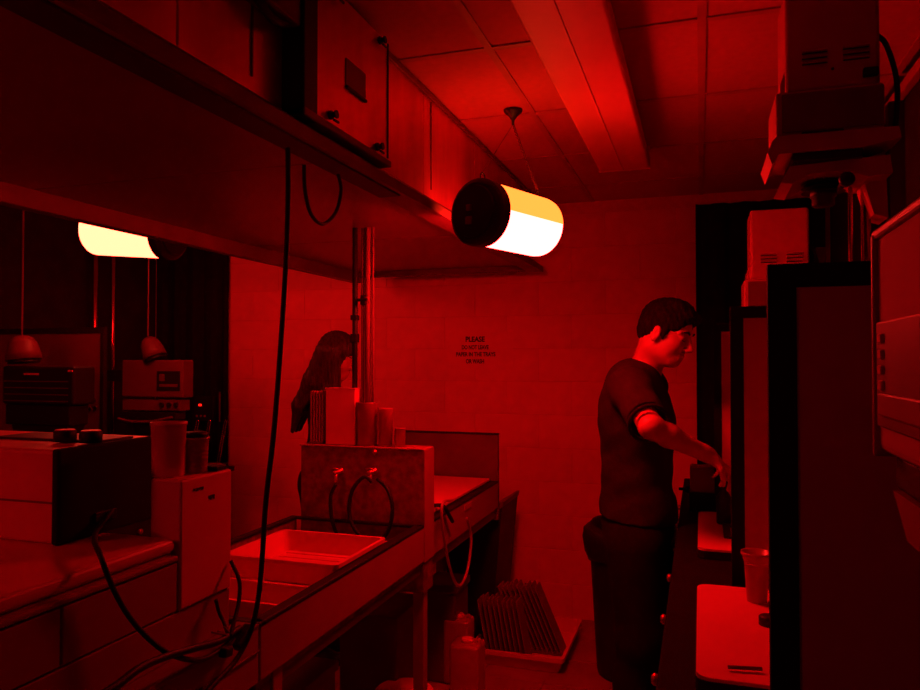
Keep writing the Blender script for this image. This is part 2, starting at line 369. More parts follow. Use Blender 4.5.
# ------------------------------------------------------------------ sinks
SX0, SX1, SZ = -1.56, -1.0, .905
def sink(y0, y1, label, basin_z, splash_h, splash_t, splash_m, leg_ys, name='darkroom_sink', apron_h=.14):
    t = thing(name, label, 'sink', ((SX0+SX1)/2, (y0+y1)/2, 0))
    yb = y1-splash_t
    b = B(); box(b, (SX0, y0, basin_z-.02), (SX1-.02, y1, basin_z)); obj('basin', b, M['galv'], t)
    b = B(); box(b, (SX1-.024, y0, basin_z), (SX1-.012, yb, SZ-.01)); box(b, (SX0, y0, basin_z), (SX0+.012, yb, SZ-.01)); box(b, (SX0, y0, basin_z), (SX1-.012, y0+.012, SZ-.01)); obj('basin_wall', b, M['galv'], t)
    b = B(); box(b, (SX1-.012, y0, SZ-apron_h), (SX1, y1, SZ-.004), .003); obj('apron', b, M['apron'], t)
    b = B(); box(b, (SX1-.04, y0, SZ-apron_h-.05), (SX1-.014, y1, SZ-apron_h+.001), .003); obj('frame_rail', b, M['steel_dark'], t)
    for a, c in (((SX1-.034, y0, SZ-.012), (SX1+.002, yb, SZ)), ((SX0-.01, y0, SZ-.012), (SX0+.02, yb, SZ)), ((SX0-.01, y0-.006, SZ-.012), (SX1+.002, y0+.022, SZ)), ((SX0, yb-.02, SZ-.012), (SX1, yb-.0005, SZ))):
        b = B(); box(b, a, c, .004); obj('rim', b, M['rubber'], t)
    b = B(); box(b, (SX0+.03, yb, basin_z-.1), (SX1+.0, y1, splash_h), .004); sp = obj('splashback', b, splash_m, t)
    for (lx, ly) in leg_ys:
        b = B(); box(b, (lx-.022, ly-.022, 0), (lx+.022, ly+.022, SZ-apron_h+.0), .003); obj('leg', b, M['apron'], t)
    return t, sp
sA, spA = sink(1.53, 2.72, 'long sink holding the stack of white trays, with black rim and steel splashback', .745, 1.185, .10, M['galv'], [(-1.03, 2.66), (-1.53, 2.66), (-1.03, 1.62), (-1.53, 1.62)])
b = B(); box(b, (SX0+.028, 2.613, 1.186), (SX1-.0, 2.722, 1.192), .002); obj('cap_strip', b, M['apron'], spA)
b = B(); box(b, (SX1-.002, 2.618, .762), (SX1+.004, 2.722, 1.19), .002); obj('side_strip', b, M['apron'], spA)
sB, spB = sink(2.725, 3.72, 'further sink against the back wall, covered with a flat board', .80, 1.145, .03, M['steel_dark'], [(-1.30, 3.66), (-1.53, 3.66)])
b = B(); box(b, (SX0, 3.688, 1.140), (SX1+.001, 3.722, 1.149), .002); obj('black_cap', b, M['blackmetal'], spB)
b = B(); box(b, (SX0+.03, 2.74, SZ+.001), (SX1-.035, 3.66, SZ+.016), .004); tag(obj('sink_cover_board', b, M['white'], None), 'pale flat board lying over the far sink', 'board', loc=(-1.28, 3.2, SZ+.001))
b = B(); box(b, (SX1-.0005, 3.12, .86), (SX1+.003, 3.22, .885), .001); obj('maker_plate', b, M['beige'], sB)
# faucets + hoses on the splashback
fa = thing('wall_faucet', 'left wall tap with a straight black hose on the steel splashback', 'faucet', atY(338, 472, 2.6)); fb = thing('wall_faucet', 'right wall tap with a coiled black hose on the steel splashback', 'faucet', atY(372, 472, 2.6))
for t in (fa, fb):
    p = t.location
    b = B(); lathe(b, p+Vector((0,.018,0)), [(.016, 0), (.016, .006), (.009, .008), (.009, .05)], 16, (0,-1,0)); obj('stem', b, M['copper'], t, True)
    b = B(); cyl(b, p+Vector((0,-.02,.0)), p+Vector((0,-.02,-.045)), .0075, 12); obj('spout', b, M['copper'], t, True)
    b = B(); tube(b, [p+Vector((-.016,-.022,.012)), p+Vector((0,-.022,.017)), p+Vector((.016,-.022,.012))], .004, 8); obj('handle', b, M['copper'], t, True)
b = B(); tube(b, spline([atY(336, 484, 2.575), atY(331, 495, 2.572), atY(331, 512, 2.57), atY(334, 527, 2.57), atY(341, 541, 2.565), atY(352, 552, 2.56)]), .0075, 8); obj('hose', b, M['rubber'], fa, True)
b = B(); tube(b, spline([atY(372, 482, 2.575), atY(364, 477, 2.565), atY(353, 489, 2.555), atY(349, 508, 2.55), atY(352, 524, 2.545), atY(360, 535, 2.535), atY(372, 541, 2.53), atY(384, 537, 2.53), atY(391, 522, 2.53), atY(392, 503, 2.535), atY(386, 487, 2.545), atY(377, 479, 2.555)]), .0075, 8); obj('hose', b, M['rubber'], fb, True)
b = B(); pk = atY(375, 452, 2.617); lathe(b, pk+Vector((0,.002,0)), [(.011, 0), (.011, .006), (.006, .014)], 14, (0,-1,0)); obj('bolt', b, M['copper'], spA)
b = B(); pz = atX(402, 560, SX1+.002)
# clear tube off the near corner of the far sink
b = B(); X = -.965
tube(b, spline([atX(452, 500, X), atX(443, 503, X), atX(442, 520, X), atX(446, 550, X), atX(452, 575, X), atX(459, 586, X), atX(466, 575, X), atX(470, 555, X), atX(471, 535, X), atX(467, 518, X)]), .006, 8)
tag(obj('drain_tube', b, M['tube'], None, True), 'clear plastic tube looping down outside the far sink', 'tube')
b = B(); tube(b, spline([(-1.05, 2.86, .93), (-1.0, 2.84, .935), (-.985, 2.86, .90), (-.98, 2.9, .86)]), .008, 8)
tag(obj('hose_end', b, M['rubber'], None, True), 'short black hose end hanging over the rim of the far sink', 'hose')
# trays
def tray(x0, y0, x1, y1, zb, zt, label):
    """developing tray: outer rim with spout lip, sloping walls, floor"""
    b = B(); t_ = .018
    loops = [rrect(x0, y0, x1, y1, .02), rrect(x0+.012, y0+.012, x1-.012, y1-.012, .02), rrect(x0+.03, y0+.03, x1-.03, y1-.03, .02)]
    lv = [[b.verts.new((p[0], p[1], z)) for p in lp] for lp, z in ((loops[0], zt-.012), (loops[0], zt-.003), (loops[0], zt), (loops[1], zt), (loops[2], zb+.006), )]
    inner = lv[-1]; n = len(inner)
    for A, Q in zip(lv, lv[1:]):
        for k in range(n): b.faces.new((A[k], A[(k+1) % n], Q[(k+1) % n], Q[k]))
    b.faces.new(inner)
    out = [[b.verts.new((p[0], p[1], z)) for p in lp] for lp, z in ((rrect(x0+.008, y0+.008, x1-.008, y1-.008, .02), zt-.012), (rrect(x0+.026, y0+.026, x1-.026, y1-.026, .02), zb))]
    for A, Q in ((lv[0], out[0]), (out[0], out[1])):
        for k in range(n): b.faces.new((A[k], Q[k], Q[(k+1) % n], A[(k+1) % n]))
    b.faces.new(out[1][::-1])
    for k in range(6):
        yy = y0+.06+(y1-y0-.12)*k/5
        box(b, (x0+.05, yy-.004, zb+.005), (x1-.05, yy+.004, zb+.009), 0)
    o = obj('developing_tray', b, M['white'], None)
    return tag(o, label, 'tray', 'white developing trays stacked in the sink', loc=((x0+x1)/2, (y0+y1)/2, zb))
tray(-1.52, 1.76, -1.045, 2.46, .757, .862, 'lowest and widest white tray of the stack in the sink')
tray(-1.50, 1.86, -1.04, 2.42, .80, .886, 'middle white tray of the stack in the sink')
tray(-1.43, 1.965, -1.025, 2.33, .850, .922, 'topmost white tray of the stack in the sink')
# things on the splashback shelf and the pole
b = B(); p = atY(355, 441, 2.67); px_ = atY(355, 300, 2.67).x
t = thing('support_post', 'thin dark post rising from the splashback to the hood', 'post', (px_, 2.67, 1.192))
b = B(); cyl(b, (px_, 2.67, 1.192), (px_, 2.67, HZ+.03), .011, 12); obj('shaft', b, M['blackmetal'], t, True)
b = B(); box(b, (px_-.014, 2.655, 1.6), (px_+.014, 2.684, 1.635), .003); obj('clamp', b, M['blackmetal'], t); b = B(); box(b, (px_-.014, 2.655, 1.69), (px_+.014, 2.684, 1.71), .003); obj('clamp', b, M['blackmetal'], t)
t = thing('water_pipes', 'pair of pale vertical water pipes beside the dark post over the splashback', 'pipe', (px_+.06, 2.675, 1.192))
for dx, r, m in ((.030, .007, 'pipe'), (.052, .012, 'pipe'), (.074, .005, 'pipe')):
    b = B(); cyl(b, (px_+dx, 2.68, 1.192), (px_+dx, 2.68, HZ+.03), r, 12); obj('pipe', b, M[m], t, True)
pv = atY(363, 300, 2.66)
b = B(); box(b, (pv.x-.012, 2.655, pv.z-.02), (pv.x+.012, 2.70, pv.z+.02), .005); cyl(b, (pv.x-.02, 2.65, pv.z), (pv.x+.022, 2.65, pv.z), .006, 10); obj('valve', b, M['blackmetal'], t)
def ybox(px0, px1, py0, y, yd, z0=1.193):
    a = atY(px0, py0, y); c = atY(px1, py0, y); return (a.x, y, z0), (c.x, y+yd, a.z)
lo, hi = ybox(325.5, 355, 388, 2.635, .07); b = B(); box(b, lo, hi, .004)
t = thing('chemical_box', 'upright white carton standing on the splashback in front of the long-haired person', 'box', ((lo[0]+hi[0])/2, 2.67, 1.193))
obj('carton', b, M['white'], t); b = B(); box(b, (lo[0]-.0015, lo[1]-.0015, hi[2]-.004), (hi[0]+.0015, hi[1]+.0015, hi[2]+.001), .001); obj('lid_flap', b, M['white'], t)
lo, hi = ybox(309, 323, 391, 2.635, .07); t = thing('negative_rack', 'narrow ribbed rack standing left of the white carton', 'rack', ((lo[0]+hi[0])/2, 2.67, 1.193))
b = B(); box(b, (lo[0], 2.64, 1.193), (hi[0], 2.70, 1.205), .002); obj('base', b, M['darkred'], t)
for k in range(5):
    x = lo[0]+(hi[0]-lo[0])*(k+.5)/5; b = B(); box(b, (x-.0035, 2.64, 1.203), (x+.0035, 2.70, hi[2]), .001, 1); obj('divider', b, M['apron'], t)
for (p0, p1, pt, lab) in ((357, 377, 402, 'clear plastic cylinder beside the white carton on the splashback'), (378, 392, 408, 'shorter clear graduate right of the clear cylinder on the splashback'), (394, 405, 428, 'small clear pot at the right end of the splashback top')):
    lo, hi = ybox(p0, p1, pt, 2.66, 0); r = (hi[0]-lo[0])/2*.96; cx = (lo[0]+hi[0])/2; h = hi[2]-1.193
    b = B(); lathe(b, (cx, 2.665, 1.193), [(r*.96, 0), (r, h*.98), (r*1.05, h), (r*.93, h), (r*.9, .01)], 24); tag(obj('graduate_cylinder', b, M['clear'], None, True), lab, 'cylinder', loc=(cx, 2.665, 1.193))
# ------------------------------------------------------------------ sign on the back wall
def sign():
    c = atY(475, 350, YB-.003); wd = atY(512, 350, YB).x-atY(444, 350, YB).x
    t = thing('wall_notice', 'pale paper notice with four lines of black capitals on the back wall', 'notice', (c.x, YB-.003, c.z-.12))
    b = B(); p0 = atY(449, 333, YB); p1 = atY(513, 370, YB); box(b, (p0.x, YB-.003, p1.z), (p1.x, YB-.0012, p0.z)); sh = obj('sheet', b, M['wall'], t)
    for txt, py, wpx, hpx in (('PLEASE', 339.5, 20, 6.4), ('DO NOT LEAVE', 347.5, 28, 5.0), ('PAPER IN THE TRAYS', 354.5, 41, 5.0), ('OR WASH', 361.5, 19, 5.2)):
        me = text_mesh(txt, .03); xs = [v.co.x for v in me.vertices]; ys = [v.co.y for v in me.vertices]
        sx = wpx*.0062/(max(xs)-min(xs)); sy = hpx*.0062/(max(ys)-min(ys))*.86
        cc = atY(475 if txt != 'PAPER IN THE TRAYS' else 475.5, py, YB-.004)
        me.transform(Matrix.Translation((cc.x, YB-.0034, cc.z)) @ Matrix.Rotation(PI/2, 4, 'X') @ Matrix.Diagonal((sx, sy, 1, 1)))
        obj('lettering', me, M['print'], sh)
sign()
# ------------------------------------------------------------------ near counter unit (left foreground)
NX = -1.05; NZ = 1.155
t = thing('counter_unit', 'pale counter unit in the left foreground with a raised edge', 'cabinet', (-1.5, .6, 0))
b = B(); box(b, (-2.1, -.6, .12), (NX-.008, 1.29, NZ-.03), .004); obj('body', b, M['apron'], t)
b = B(); box(b, (-2.1, -.6, NZ-.03), (NX-.002, 1.295, NZ), .012, 4); obj('worktop', b, M['whitebox'], t)
b = B(); box(b, (NX-.02, -.6, NZ-.048), (NX+.004, 1.295, NZ-.036), .004); obj('edge_rail', b, M['apron'], t)
for (z0, z1) in ((1.0, NZ-.052),):
    for a, c in ((-.6, .38), (.384, 1.00), (1.004, 1.298)):
        b = B(); box(b, (NX-.01, a, z0+.002), (NX, c-.002, z1), .002); obj('front_panel', b, M['apron'], t)
b = B(); box(b, (NX-.09, -.6, .905), (NX-.001, 1.478, .998), .002); obj('kick_strip', b, M['apron'], t)
b = B(); box(b, (NX-.01, -.6, .765), (SX1, 1.522, .895), .003); obj('apron', b, M['apron'], t)
b = B(); box(b, (NX-.01, -.6, .838), (SX1+.004, 1.522, .843), .001); obj('apron_fold', b, M['steel_dark'], t)
b = B(); box(b, (NX-.01, -.6, .895), (SX1+.002, 1.522, .905), .003); obj('ledge', b, M['steel_dark'], t)
b = B(); box(b, (-1.3, -.6, .0), (NX-.05, 1.40, .12)); obj('plinth', b, M['blackmetal'], t)
# tall white tank at its far end
t = thing('print_washer', 'tall slim pale tank at the end of the counter with cups on top', 'washer', (-1.09, 1.39, 1.0))
b = B(); box(b, (NX-.075, 1.300, 1.0), (NX+.004, 1.478, 1.275), .005); obj('tank', b, M['whitebox'], t)
for (pxx, pyy, w, h) in ((199, 489, 16, 3.0), (212, 497, 10, 4.5)):
    p = atX(pxx, pyy, NX+.005); b = B(); s = .0022
    for k in range(4): box(b, (NX+.003, p.y-w*s/2+k*w*s/4, p.z-h*s/2*(1 if k % 2 else .5)), (NX+.0055, p.y-w*s/2+(k+.75)*w*s/4, p.z+h*s/2), 0)
    obj('printed_mark', b, M['print'], t)
# cups
def cup(px, pytop, pybot, wpx, y, z, label, m, ribs=0):
    p = atY(px, pybot, y); top = atY(px, pytop, y); a = atY(px-wpx/2, pytop, y); c = atY(px+wpx/2, pytop, y); r = (c.x-a.x)/2; h = top.z-z
    b = B(); prof = [(r*.88, 0), (r*.91, h*.04)]
    for k in range(ribs): zz = h*(.15+.6*k/ribs); prof += [(r*(.84+.12*(zz/h)), zz), (r*(.87+.12*(zz/h)), zz+h*.02), (r*(.85+.12*(zz/h)), zz+h*.04)]
    prof += [(r*.97, h*.94), (r*1.03, h*.95), (r*1.03, h), (r*.95, h), (r*.78, .006)]
    lathe(b, (p.x, y, z), prof, 28)
    return tag(obj('measuring_cup', b, m, None, True), label, 'cup', loc=(p.x, y, z))
cup(168.5, 422, 478, 28.5, 1.345, 1.2755, 'tall white plastic cup on the corner of the tank', M['white'], 0)
g = cup(195, 437, 474, 23, 1.405, 1.2755, 'ribbed measuring jug with a black lid beside the white cup', M['clear'], 5)
lx, ly = g.location.x, g.location.y; p0 = atY(193, 437, ly); b = B(); lathe(b, (lx, ly, p0.z+.0005), [(.027, 0), (.028, .004), (.028, .009), (.022, .012)], 24); obj('lid', b, M['rubber'], g, True)
# wire stand
t = thing('wire_rack', 'small chrome wire rack behind the cups, on the tank', 'rack', (-1.10, 1.450, 1.2755))
yy = 1.450; zz = 1.2775
for pc in (190, 202, 218):
    a = atY(pc, 452 if pc > 195 else 440, yy); c = atY(pc+5, 420, yy); w = .006; b = B()
    bot = zz+.014; pts = [(a.x-w/2, yy, bot), (c.x-w/2, yy+.01, c.z-.004), (c.x, yy+.01, c.z), (c.x+w/2, yy+.01, c.z-.004), (a.x+w/2, yy, bot)]
    tube(b, pts, .0011, 6); obj('wire_loop', b, M['chrome'], t, True)
x0 = atY(190, 455, yy).x; x1 = atY(227, 455, yy).x
b = B(); cyl(b, (x0, yy, zz+.014), (x1, yy, zz+.014), .0013, 6); cyl(b, (x0, yy-.02, zz+.010), (x1, yy-.02, zz+.016), .0013, 6); obj('cross_wire', b, M['chrome'], t)
b = B(); box(b, (x0, yy-.025, 1.2757), (x1-.01, yy+.015, 1.2877), .003); obj('base', b, M['blackmetal'], t)
# white cased dryer with black end
t = thing('print_dryer', 'white metal case with black end panel and two black knobs on the counter', 'dryer', (-1.5, 1.31, NZ))
b = B(); box(b, (-2.05, 1.165, NZ+.001), (-1.245, 1.46, NZ+.192), .008, 3); cs = obj('case', b, M['whitebox'], t)
b = B(); box(b, (-1.247, 1.158, NZ+.001), (-1.228, 1.467, NZ+.195), .006, 3); ep = obj('end_panel', b, M['blackedge'], t)
b = B(); box(b, (-2.05, 1.1625, NZ+.083), (-1.248, 1.167, NZ+.087), 0); obj('seam', b, M['steel_dark'], cs)
b = B(); box(b, (-1.56, 1.29, NZ+.1925), (-1.26, 1.40, NZ+.198), .002); obj('control_plate', b, M['blackmetal'], cs)
for (px, py, y) in ((65, 437, 1.34), (91, 438, 1.36)):
    p = atZ(px, py, NZ+.205); b = B(); lathe(b, (p.x, p.y, NZ+.196), [(.023, 0), (.023, .022), (.021, .024)], 22); k_ = obj('knob', b, M['rubber'], cs, True)
    b = B(); lathe(b, (p.x, p.y, NZ+.2202), [(.0205, 0), (.0195, .0018)], 22); k2 = obj('knob_cap', b, M['whitebox'], t)
b = B(); box(b, (-1.229, 1.25, NZ+.03), (-1.222, 1.31, NZ+.05), .002); obj('socket', b, M['blackmetal'], ep)
# cords in front of the counter
b = B(); tube(b, spline([(-1.226, 1.30, 1.20), atX(95, 535, -1.12), atX(101, 557, -1.03), atX(113, 588, -1.025), atX(128, 615, -1.02), atX(148, 638, -1.01), atX(172, 655, -.99), atX(200, 660, -.985), atX(222, 648, -.985), atX(238, 632, -.985)]), .0052, 8)
tag(obj('power_cord', b, M['rubber'], None, True), 'black cord running from the white case down the counter front', 'cord')
b = B(); tube(b, spline([atX(50, 725, -.98), atX(110, 690, -.98), atX(140, 668, -.985), atX(165, 657, -.99), atX(195, 648, -.985), atX(220, 641, -.985), atX(240, 628, -.985)]), .008, 8)
tag(obj('power_cord', b, M['rubber'], None, True), 'thick black cord lying along the counter ledge', 'cord')
b = B(); tube(b, spline([atX(216, 600, -1.03), atX(219, 612, -1.03), atX(225, 625, -1.0), atX(229, 640, -.98)]), .004, 8); tube(b, spline([atX(231, 561, -1.04), atX(239, 580, -1.01), atX(239, 600, -1.0), atX(235, 618, -.99), atX(230, 636, -.98)]), .0045, 8)
tag(obj('cable_loop', b, M['rubber'], None, True), 'thin black cable looping up beside the lowest tray', 'cord')
t = thing('plug_block', 'black plug and adapter block tangled in cords at the sink corner', 'plug', atX(238, 640, -.975))
for (px, py, w, a) in ((243, 637, .030, -.6), (226, 652, .014, .2)):
    p = atX(px, py, -.975); b = B(); box(b, p-Vector((.010, w, .010)), p+Vector((.010, w, .010)), .004, rot=Matrix.Rotation(-a, 3, 'X')); obj('plug_body' if w > .02 else 'plug', b, M['rubber'], t)
for k in range(3):
    p = atX(232, 636, -.98); q = atX(212+k*6, 622+random.uniform(-4, 14), -.99); b = B(); cyl(b, p, q, .0025, 6); obj('twist_tie', b, M['steel_dark'], t)
# ------------------------------------------------------------------ enlarger benches
def bench(name, label, x0, x1, side, y0, y1):
    """side=+1: front faces -X; side=-1 front faces +X"""
    t = thing(name, label, 'bench', ((x0+x1)/2, (y0+y1)/2, 0))
    over = -.02 if side > 0 else .02
    fx = x0 if side > 0 else x1
    lo = (min(x0, x0+over) if side > 0 else x0, y0, .835); hi = (x1 if side > 0 else x1+over, y1, .87)
    b = B(); box(b, lo, hi, .006); obj('worktop', b, M['worktop'], t)
    b = B(); box(b, (x0, y0, .10), (x1, y1, .835), .003); obj('carcass', b, M['cabinet'], t)
    b = B(); box(b, (x0+.05, y0, 0), (x1-.05, y1, .10)); obj('plinth', b, M['blackmetal'], t)
    y = y1-.02
    while y > y0+.4:
        ya = y-.44
        b = B(); xf = fx-.016*side; box(b, (min(xf, fx), ya+.003, .67), (max(xf, fx), y-.003, .825), .003); d = obj('drawer', b, M['cabinet'], t)
        b = B(); lathe(b, (xf, (ya+y)/2, .75), [(.006, 0), (.007, .012), (.014, .02), (.015, .027), (.009, .033)], 16, (-side, 0, 0)); obj('knob', b, M['copper'], d, True)
        b = B(); box(b, (min(xf, fx), ya+.003, .13), (max(xf, fx), y-.003, .66), .003); d = obj('door', b, M['cabinet'], t)
        b = B(); lathe(b, (xf, (ya+y)/2, .60), [(.006, 0), (.007, .012), (.014, .02), (.015, .027), (.009, .033)], 16, (-side, 0, 0)); obj('knob', b, M['copper'], d, True)
        y = ya
    return t
bench('enlarger_bench', 'dark bench with round drawer knobs along the right wall under the enlargers', -.07, XR-.01, 1, -1.2, YB-.06)
bench('enlarger_bench', 'dark bench along the left wall under the two left enlargers', XL+.01, -2.93, -1, 1.2, 3.95)
# partitions between the enlarger stations
def partition(x0, x1, y, ztop, label, side, dots=False, tb=.035, fw=.042):
    t = thing('station_partition', label, 'partition', ((x0+x1)/2, y, .87), 'grey boards with black edges between enlargers')
    b = B(); box(b, (x0+.004, y-.009, .871), (x1-.004, y+.009, ztop-.004), .001); pb = obj('board', b, M['panel'] if side > 0 else M['dimmed_enamel'], t)  # left board takes the darker enamel to paint in its weak light
    b = B(); box(b, (x0, y-.011, ztop-tb), (x1, y+.011, ztop), .001); obj('top_edge', b, M['blackedge'], t)
    if side > 0: a, c = x0, x0+fw
    else: a, c = x1-fw, x1
    b = B(); box(b, (a, y-.012, .871), (c, y+.012, ztop-tb), .001); obj('front_edge', b, M['blackedge'], t)
    if dots:
        for px, py in ((87, 404), (94, 400), (86, 414), (95, 408), (90, 409)):
            p = atY(px, py, y-.01); b = B(); lathe(b, (p.x, y-.009, p.z), [(.011, 0), (.009, .004)], 12, (0,-1,0)); obj('magnet', b, M['rubber'], pb)
x2 = atY(768, 400, 1.28).x; x1_ = atY(730.5, 400, 2.28).x; x3 = atY(714, 400, 3.28).x
partition(x2, XR-.005, 1.28, 1.683, 'nearest tall grey board with black edges, right of the standing person in a dark shirt', 1, tb=.038)
partition(x1_, XR-.005, 2.28, 1.685, 'middle grey board with black edges that hides the standing person\'s fingers', 1, tb=.034, fw=.036)
partition(x3, XR-.005, 3.28, 1.685, 'furthest narrow grey board behind the standing person\'s hand', 1, fw=.03)
xl = atY(105, 400, 2.92).x
partition(XL+.005, xl, 2.92, atY(60, 328, 2.92).z, 'grey board with black edges and round magnets on the left bench', -1, dots=True, tb=.03, fw=.022)
# ------------------------------------------------------------------ enlargers
def enlarger(y, zs, label, x=.0, cord=True, group='enlargers in a row along the right bench'):
    """zs = height of the top of the condenser housing"""
    t = thing('photo_enlarger', label, 'enlarger', (x+.3, y, .872), group); x0b = -.014; yb_ = y
    # baseboard with rounded corners
    b = B(); prism(b, rrect(x0b, y-.322, .62, y+.322, .03), 'z', .873, .897); bb = obj('baseboard', b, M['rubber'], t)
    b = B(); prism(b, rrect(x0b+.002, y-.319, .616, y+.319, .03), 'z', .897, .904); obj('laminate_top', b, M['white'], bb); y = y+.13
    # column: square girder and two chrome rails
    top = max(zs-.02, 1.95)
    b = B(); box(b, (x+.40, y-.02, .90), (x+.435, y+.02, min(top, 2.42)), .004); obj('column', b, M['steel_dark'], t)
    for dx, r in ((.325, .0055), (.352, .0045), (.363, .007)):
        b = B(); cyl(b, (x+dx, y+.03, .90), (x+dx, y+.03, zs-.12), r, 10); obj('rail', b, M['chrome'], t, True)
    hx = x+.27
    # lamphouse with louvres
    b = B(); box(b, (hx-.102, y-.09, zs), (hx+.100, y+.09, zs+.262), .010, 3); lh = obj('lamphouse', b, M['beige'], t)
    for gx0 in (-.066, .022):
        for k in range(3):
            z = zs+.065+k*.013
            b = B(); prism(b, [(y-.0905, z), (y-.099, z+.001), (y-.0905, z+.0075)], 'x', hx+gx0, hx+gx0+.055); obj('louvre', b, M['beige'], lh)
            b = B(); box(b, (hx+gx0, y-.0915, z-.003), (hx+gx0+.055, y-.089, z), 0); obj('slot', b, M['blackmetal'], lh)
    b = B(); box(b, (hx+.062, y-.104, zs+.018), (hx+.094, y-.088, zs+.038), .003); obj('switch', b, M['blackmetal'], lh)
    b = B(); lathe(b, (hx+.0, y-.09, zs+.047), [(.004, 0), (.003, .003)], 8, (0,-1,0)); obj('screw', b, M['blackmetal'], lh)
    b = B(); prism(b, [(hx-.102, zs+.06), (hx-.112, zs+.03), (hx-.112, zs), (hx-.102, zs)], 'y', y-.07, y+.07); obj('flare', b, M['beige'], lh)
    # condenser housing
    b = B(); box(b, (hx-.125, y-.10, zs-.105), (hx+.105, y+.10, zs), .005); ch = obj('condenser_housing', b, M['beige'], t)
    b = B(); box(b, (hx-.112, y-.104, zs-.098), (hx+.104, y-.099, zs-.006), .002); obj('side_plate', b, M['steel_dark'], ch)
    b = B(); box(b, (hx-.07, y-.108, zs-.112), (hx+.02, y-.095, zs-.100), .003); obj('hinge', b, M['blackmetal'], ch)
    # negative stage
    b = B(); prism(b, [(hx-.145, zs-.145), (hx-.135, zs-.12), (hx-.125, zs-.108), (hx+.13, zs-.108), (hx+.135, zs-.135), (hx+.05, zs-.15), (hx-.12, zs-.15), (hx-.135, zs-.175)], 'y', y-.115, y+.10); ns = obj('negative_stage', b, M['beige'], t)
    b = B(); box(b, (hx-.09, y-.112, zs-.172), (hx+.06, y+.09, zs-.150), .004); obj('carrier', b, M['blackmetal'], ns)
    # bellows plate and lens stage
    b = B(); prism(b, [(hx-.115, zs-.215), (hx-.095, zs-.178), (hx+.115, zs-.168), (hx+.12, zs-.21), (hx+.07, zs-.215), (hx+.03, zs-.198), (hx-.05, zs-.198), (hx-.09, zs-.22)], 'y', y-.10, y+.09); obj('lens_stage', b, M['beige'], t)
    b = B(); pr = []
    for k in range(5): pr += [(.05, -.225+.011*k), (.04, -.2195+.011*k)]
    lathe(b, (hx-.01, y, zs), pr[:6], 24); obj('bellows', b, M['rubber'], t)
    b = B(); lathe(b, (hx-.01, y, zs-.26), [(.022, 0), (.026, .004), (.026, .022), (.03, .024), (.03, .04)], 24); ln = obj('lens', b, M['blackmetal'], t, True)
    # carriage bracket on the rails
    b = B(); prism(b, [(hx+.04, zs-.17), (hx+.12, zs-.14), (hx+.125, zs-.30), (hx+.095, zs-.29), (hx+.075, zs-.21)], 'y', y-.03, y+.07); cg = obj('carriage', b, M['beige'], t)
    b = B(); cyl(b, (hx+.02, y-.02, zs-.225), (hx+.02, y-.12, zs-.225), .007, 10); lathe(b, (hx+.02, y-.12, zs-.225), [(.016, 0), (.017, .015), (.014, .02)], 16, (0,-1,0)); obj('focus_knob', b, M['blackmetal'], cg, True)
    if cord:
        b = B(); tube(b, spline([(hx+.10, y-.05, zs+.13), (hx+.118, y-.06, zs+.10), (hx+.138, y-.06, zs+.02), (hx+.140, y-.05, zs-.06), (hx+.14, y+.0, zs-.14)]), .006, 8); obj('lamp_cord', b, M['rubber'], t, True)
    return t
enlarger(1.86, 2.167, 'enlarger in the nearest station, its big head raised close to the ceiling', x=.03)
enlarger(2.90, 1.828, 'enlarger the short-haired person works at, pale louvred head above the middle board', x=.012)
enlarger(3.75, 1.45, 'enlarger in the furthest station, head lowered, mostly hidden', cord=False)
# near station: enlarger with a white colour head close to the camera at the right edge
def colour_head():
    x0, x1, y0, y1 = .168, .40, .42, .825
    zt, zb = 1.655, 1.425
    t = thing('colour_enlarger', 'white colour-head enlarger cut off by the right edge of the photo', 'enlarger', (.3, .62, .872))
    b = B(); prism(b, rrect(.0, .36, .62, .95, .03), 'z', .873, .897); obj('baseboard', b, M['rubber'], t)
    b = B(); box(b, (x0, y0, zt-.215), (x1, y1, zt), .008, 3); hd = obj('colour_head', b, M['panel'], t)
    b = B(); box(b, (x0-.004, y0-.004, zt-.006), (x1, y1+.004, zt+.004), .003); obj('top_cover', b, M['apron'], hd)
    b = B(); box(b, (x0-.005, y1-.006, zt-.22), (x1, y1+.003, zt), .002); obj('corner_strip', b, M['apron'], hd)
    b = B(); box(b, (x0-.003, y0+.01, zt-.19), (x0+.002, y1-.008, zt-.088), .002); pl = obj('control_panel', b, M['steel_dark'], hd)
    b = B()
    for k in range(4): z = zt-.098-k*.015; box(b, (x0-.006, y1-.040, z-.011), (x0-.002, y1-.026, z-.002), .001, 1)
    obj('panel_marks', b, M['whitebox'], pl)
    b = B(); box(b, (x0-.007, y1-.19, zt-.178), (x0-.002, y1-.03, zt-.156), .002); obj('filter_scale', b, M['apron'], pl)
    b = B(); box(b, (x0+.012, y0+.01, zt-.25), (x1-.01, y1-.012, zt-.216), .004); obj('mixing_box', b, M['blackmetal'], t)
    b = B(); prism(b, [(y0, zt-.29), (y1-.06, zt-.29), (y1-.01, zt-.252), (y0, zt-.252)], 'x', x0+.01, x1); obj('lens_stage', b, M['apron'], t)
    b = B(); prism(b, [(y0, zt-.38), (y1-.09, zt-.38), (y1-.05, zt-.292), (y0, zt-.292)], 'x', x0+.03, x1-.02); obj('bellows', b, M['blackmetal'], t)
    b = B(); box(b, (.42, .60, .896), (.46, .66, 2.0), .004); obj('column', b, M['steel_dark'], t)
    b = B(); box(b, (x1-.01, .58, zt-.2), (.43, .68, zt-.05), .004); obj('carriage', b, M['blackmetal'], t)
colour_head()
